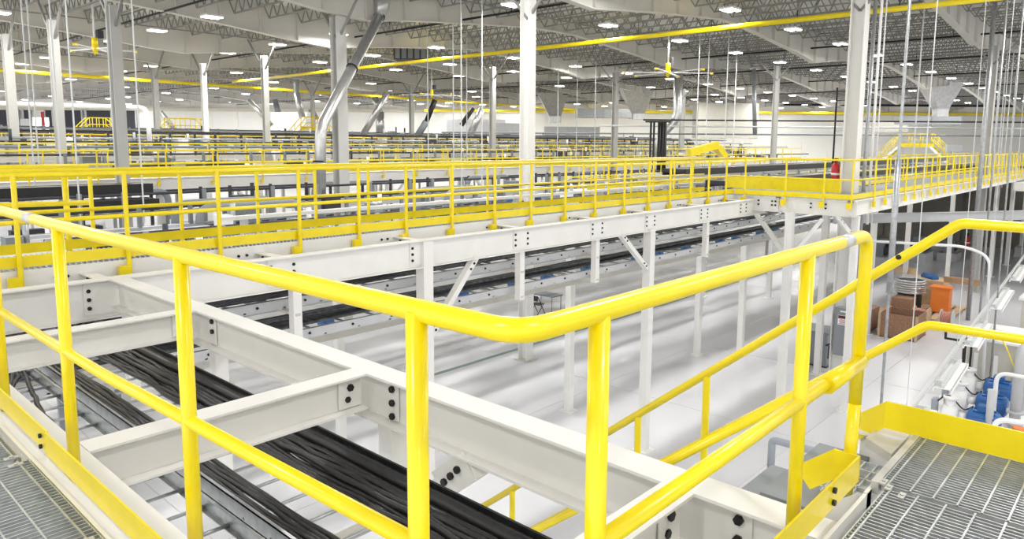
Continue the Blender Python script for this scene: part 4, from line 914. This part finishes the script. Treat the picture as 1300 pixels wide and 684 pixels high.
crossover(1160, 62, 5.9, 7.4, 2.6, 'yellow crossover stair before the bright wall at right', D_=(0, -1))
t = thing('hopper', 'yellow chute behind the corner of the walkway rail', 'chute', tuple(FR(895, 36) + Vector((0, 0, 6.8))))
c = FR(897, 36); M().obox(c - RT * .9 + Vector((0, 0, 6.95)), c + RT * .5 + Vector((0, 0, 7.35)), -.5, .5, -.15, .2).build('trough', 'yellow', t); M().obox(c + RT * .5 + Vector((0, 0, 7.3)), c + RT * .9 + Vector((0, 0, 6.8)), -.5, .5, -.15, .1).build('lip', 'yellow', t)
# fire extinguishers
def extinguisher(x, y, z, s, lab):
    t = thing('fire_extinguisher', lab, 'extinguisher', (x, y, z))
    M().tube([(x, y, z), (x, y, z + .05 * s), (x, y, z + .5 * s), (x, y, z + .58 * s)], .1, 14, radii=[.08 * s, .1 * s, .1 * s, .04 * s]).build('cylinder', 'red', t)
    M().box(x - .04 * s, x + .08 * s, y - .03 * s, y + .03 * s, z + .58 * s, z + .68 * s).build('handle', 'bolt', t); M().tube([(x + .05 * s, y, z + .62 * s), (x + .14 * s, y, z + .4 * s), (x + .12 * s, y, z + .15 * s)], .015 * s, 6).build('hose', 'bolt', t)
    M().tube([(x, y, z + .26 * s), (x, y, z + .31 * s)], .103 * s, 14).build('label_band', 'signwhite', t)
p = FR(1062, 22.4); extinguisher(p.x, p.y, 6.15, 1.25, 'red fire extinguisher on the platform left of the broad column')
p = FR(1238, 45); extinguisher(p.x, p.y, .9, 1.5, 'small red fire extinguisher on a distant post at right')
# grey enclosure boxes beside the broad column
for (u, F, z0, z1, w_, lb) in ((1101, 25, 7.0, 7.7, .55, 'grey electrical box on the broad column, nearer one'), (1211, 60, 6.9, 7.5, 1.3, 'grey box on the far deck right of crossover stair')):
    p = FR(u, F); t = thing('electrical_box', lb, 'box', (p.x, p.y, z0)); M().obox(p - RT * w_ / 2 + Vector((0, 0, z0)), p + RT * w_ / 2 + Vector((0, 0, z0)), -.15, .15, 0, z1 - z0).build('body', 'lightgrey', t)
    M().obox(p - RT * (w_ / 2 - .04) + Vector((0, 0, z0)) - FW * .16, p + RT * (w_ / 2 - .04) + Vector((0, 0, z0)) - FW * .16, -.01, .01, .04, z1 - z0 - .04).build('door', 'lightgrey', t)
# white pipe rail in front of the rear floor at right
pipe([(22.6, 7.4, 4.55), (23.6, 4.2, 4.55), (23.75, 3.6, 4.3), (23.75, 3.5, 0.3)], .04, 'signwhite', 'white pipe rail below the walkway at right ending in elbow', fr_=.5)
pipe([(5.5, 2.21, 4.8), (5.5, 2.21, 5.03), (5.5, .9, 5.05)], .03, 'pvc', 'grey plastic pipe elbow behind the near yellow post', fr_=.04)
o = M().tube([(5.5, 2.21, 4.72), (5.5, 2.21, 4.8)], .03, 8).build('pipe_nozzle', 'copper'); tag(o, 'small copper nozzle at the end of the grey plastic pipe', 'nozzle')
# rear rooms beyond the right walkway: wall with the shade put into its colour, and machines
o = M().box(62, 62.3, -8, 20, 0, 6.0).build('wall_rear', 'shaded_wall'); o['kind'] = 'structure'
for k in range(10): M().box(61.9, 62.0, -7.5 + 2.7 * k, -5.0 + 2.7 * k, .2, 5.8).build('panel', 'shaded_wall', o)
t = thing('shade_deck', 'added deck shading the rear floor at the right', 'platform', (52, -3, 5.3))  # plates added behind the white edge beam to shade the rear floor
M().box(44, 61.8, -12, 5.9, 5.45, 5.55).build('shade_plate', 'lightgrey', t); M().box(43.8, 44, -12, 5.9, 5.15, 5.6).build('edge_beam', 'white', t)
M().box(44, 61.8, 8.4, 22, 5.2, 5.3).build('shade_plate', 'grey', t)
for q in range(4): M().box(46 + 4.5 * q, 46.2 + 4.5 * q, -12, 5.9, 5.15, 5.45).build('cross_beam', 'white', t)
for q in range(3): M().box(44.2, 44.5, -1 - 4.5 * q, -.7 - 4.5 * q, 0, 5.15).build('leg', 'white', t)
steel('grey horizontal girder under the far end of the right walkway', lambda m: m.ibeam((27, 9.0, 4.9), (46, -4, 4.9), .35, .2), m='lightgrey')
# lower black machines (under right walkway)
for (x, y, s) in ((50, 11, 1.3), (52.5, 9.8, 1.0), (47, 12.5, 1.2), (58, 6, 1.3), (56, 3.6, 1.2)):
    t = thing('floor_machine', 'dark machine standing on the floor below the right walkway', 'machine', (x, y, 0), 'dark floor machines at right')
    M().box(x, x + 1.6 * s, y, y + 1.1 * s, 0, .5 * s).build('base', 'lightgrey', t); M().tube([(x + .3, y + .5, .8 * s), (x + 1.3 * s, y + .5, .8 * s)], .35 * s, 12).build('drum', 'dark', t); M().box(x + .2, x + .6, y + .2, y + .8, .5 * s, 1.3 * s).build('housing', 'grey', t)
t = thing('stair', 'yellow and grey stair at the right picture edge', 'stair', (58, 5.8, 0))
for k in range(12): M().box(50.0 - .0, 51.2, 3.6 - .27 * k + 0, 3.87 - .27 * k, .25 * k + .2, .25 * k + .24).build('tread', 'lightgrey', t)
for x in (50.0, 51.2):
    M().obox((x, 3.9, .2), (x, .5, 3.3), -.03, .03, -.12, .12).build('stringer', 'yellow_far', t); M().tube([(x, 3.9, 1.2), (x, .5, 4.3)], .04, 6).build('handrail', 'yellow_far', t)
    for k in range(4): M().tube([(x, 3.9 - 1.1 * k, .2 + 1.0 * k), (x, 3.9 - 1.1 * k, 1.2 + 1.0 * k)], .04, 6).build('post', 'yellow_far', t)
# yellow stub rail standing at far left beyond the walkway
t = thing('guardrail', 'short yellow rail stub at the left picture edge behind the walkway', 'guardrail', (2.4, 12.2, 5.95))
for z in (.53, 1.06): M().tube([(1.2, 12.6, 5.95 + z), (3.6, 11.9, 5.95 + z)], .04, 10).build('rail', 'yellow', t)
for (x, y) in ((1.6, 12.5), (3.3, 12.0)): M().tube([(x, y, 5.6), (x, y, 7.0)], .04, 10).build('post', 'yellow', t)
o = M().box(1.0, 3.6, 12.3, 12.4, 5.3, 5.75).build('stub_beam', 'signwhite'); tag(o, 'white beam end under the short yellow rail stub', 'beam')
GR = {}
for o in C.objects:
    if o.parent is None and 'group' in o: GR.setdefault((o['group'], o['label']), []).append(o)
inv = co.matrix_world.inverted()
for (g, l), L in GR.items():
    if len(L) < 2: continue
    key = lambda o: (lambda c: c.x / max(.1, -c.z))(inv @ o.location)
    L.sort(key=key); n = len(L)
    for i, o in enumerate(L):
        o['label'] = l + ', ' + (ORD[i] + ' from left' if i < (n + 1) // 2 else ORD[n - 1 - i] + ' from right')
for o in bpy.data.objects:
    if '_w' in o: del o['_w']
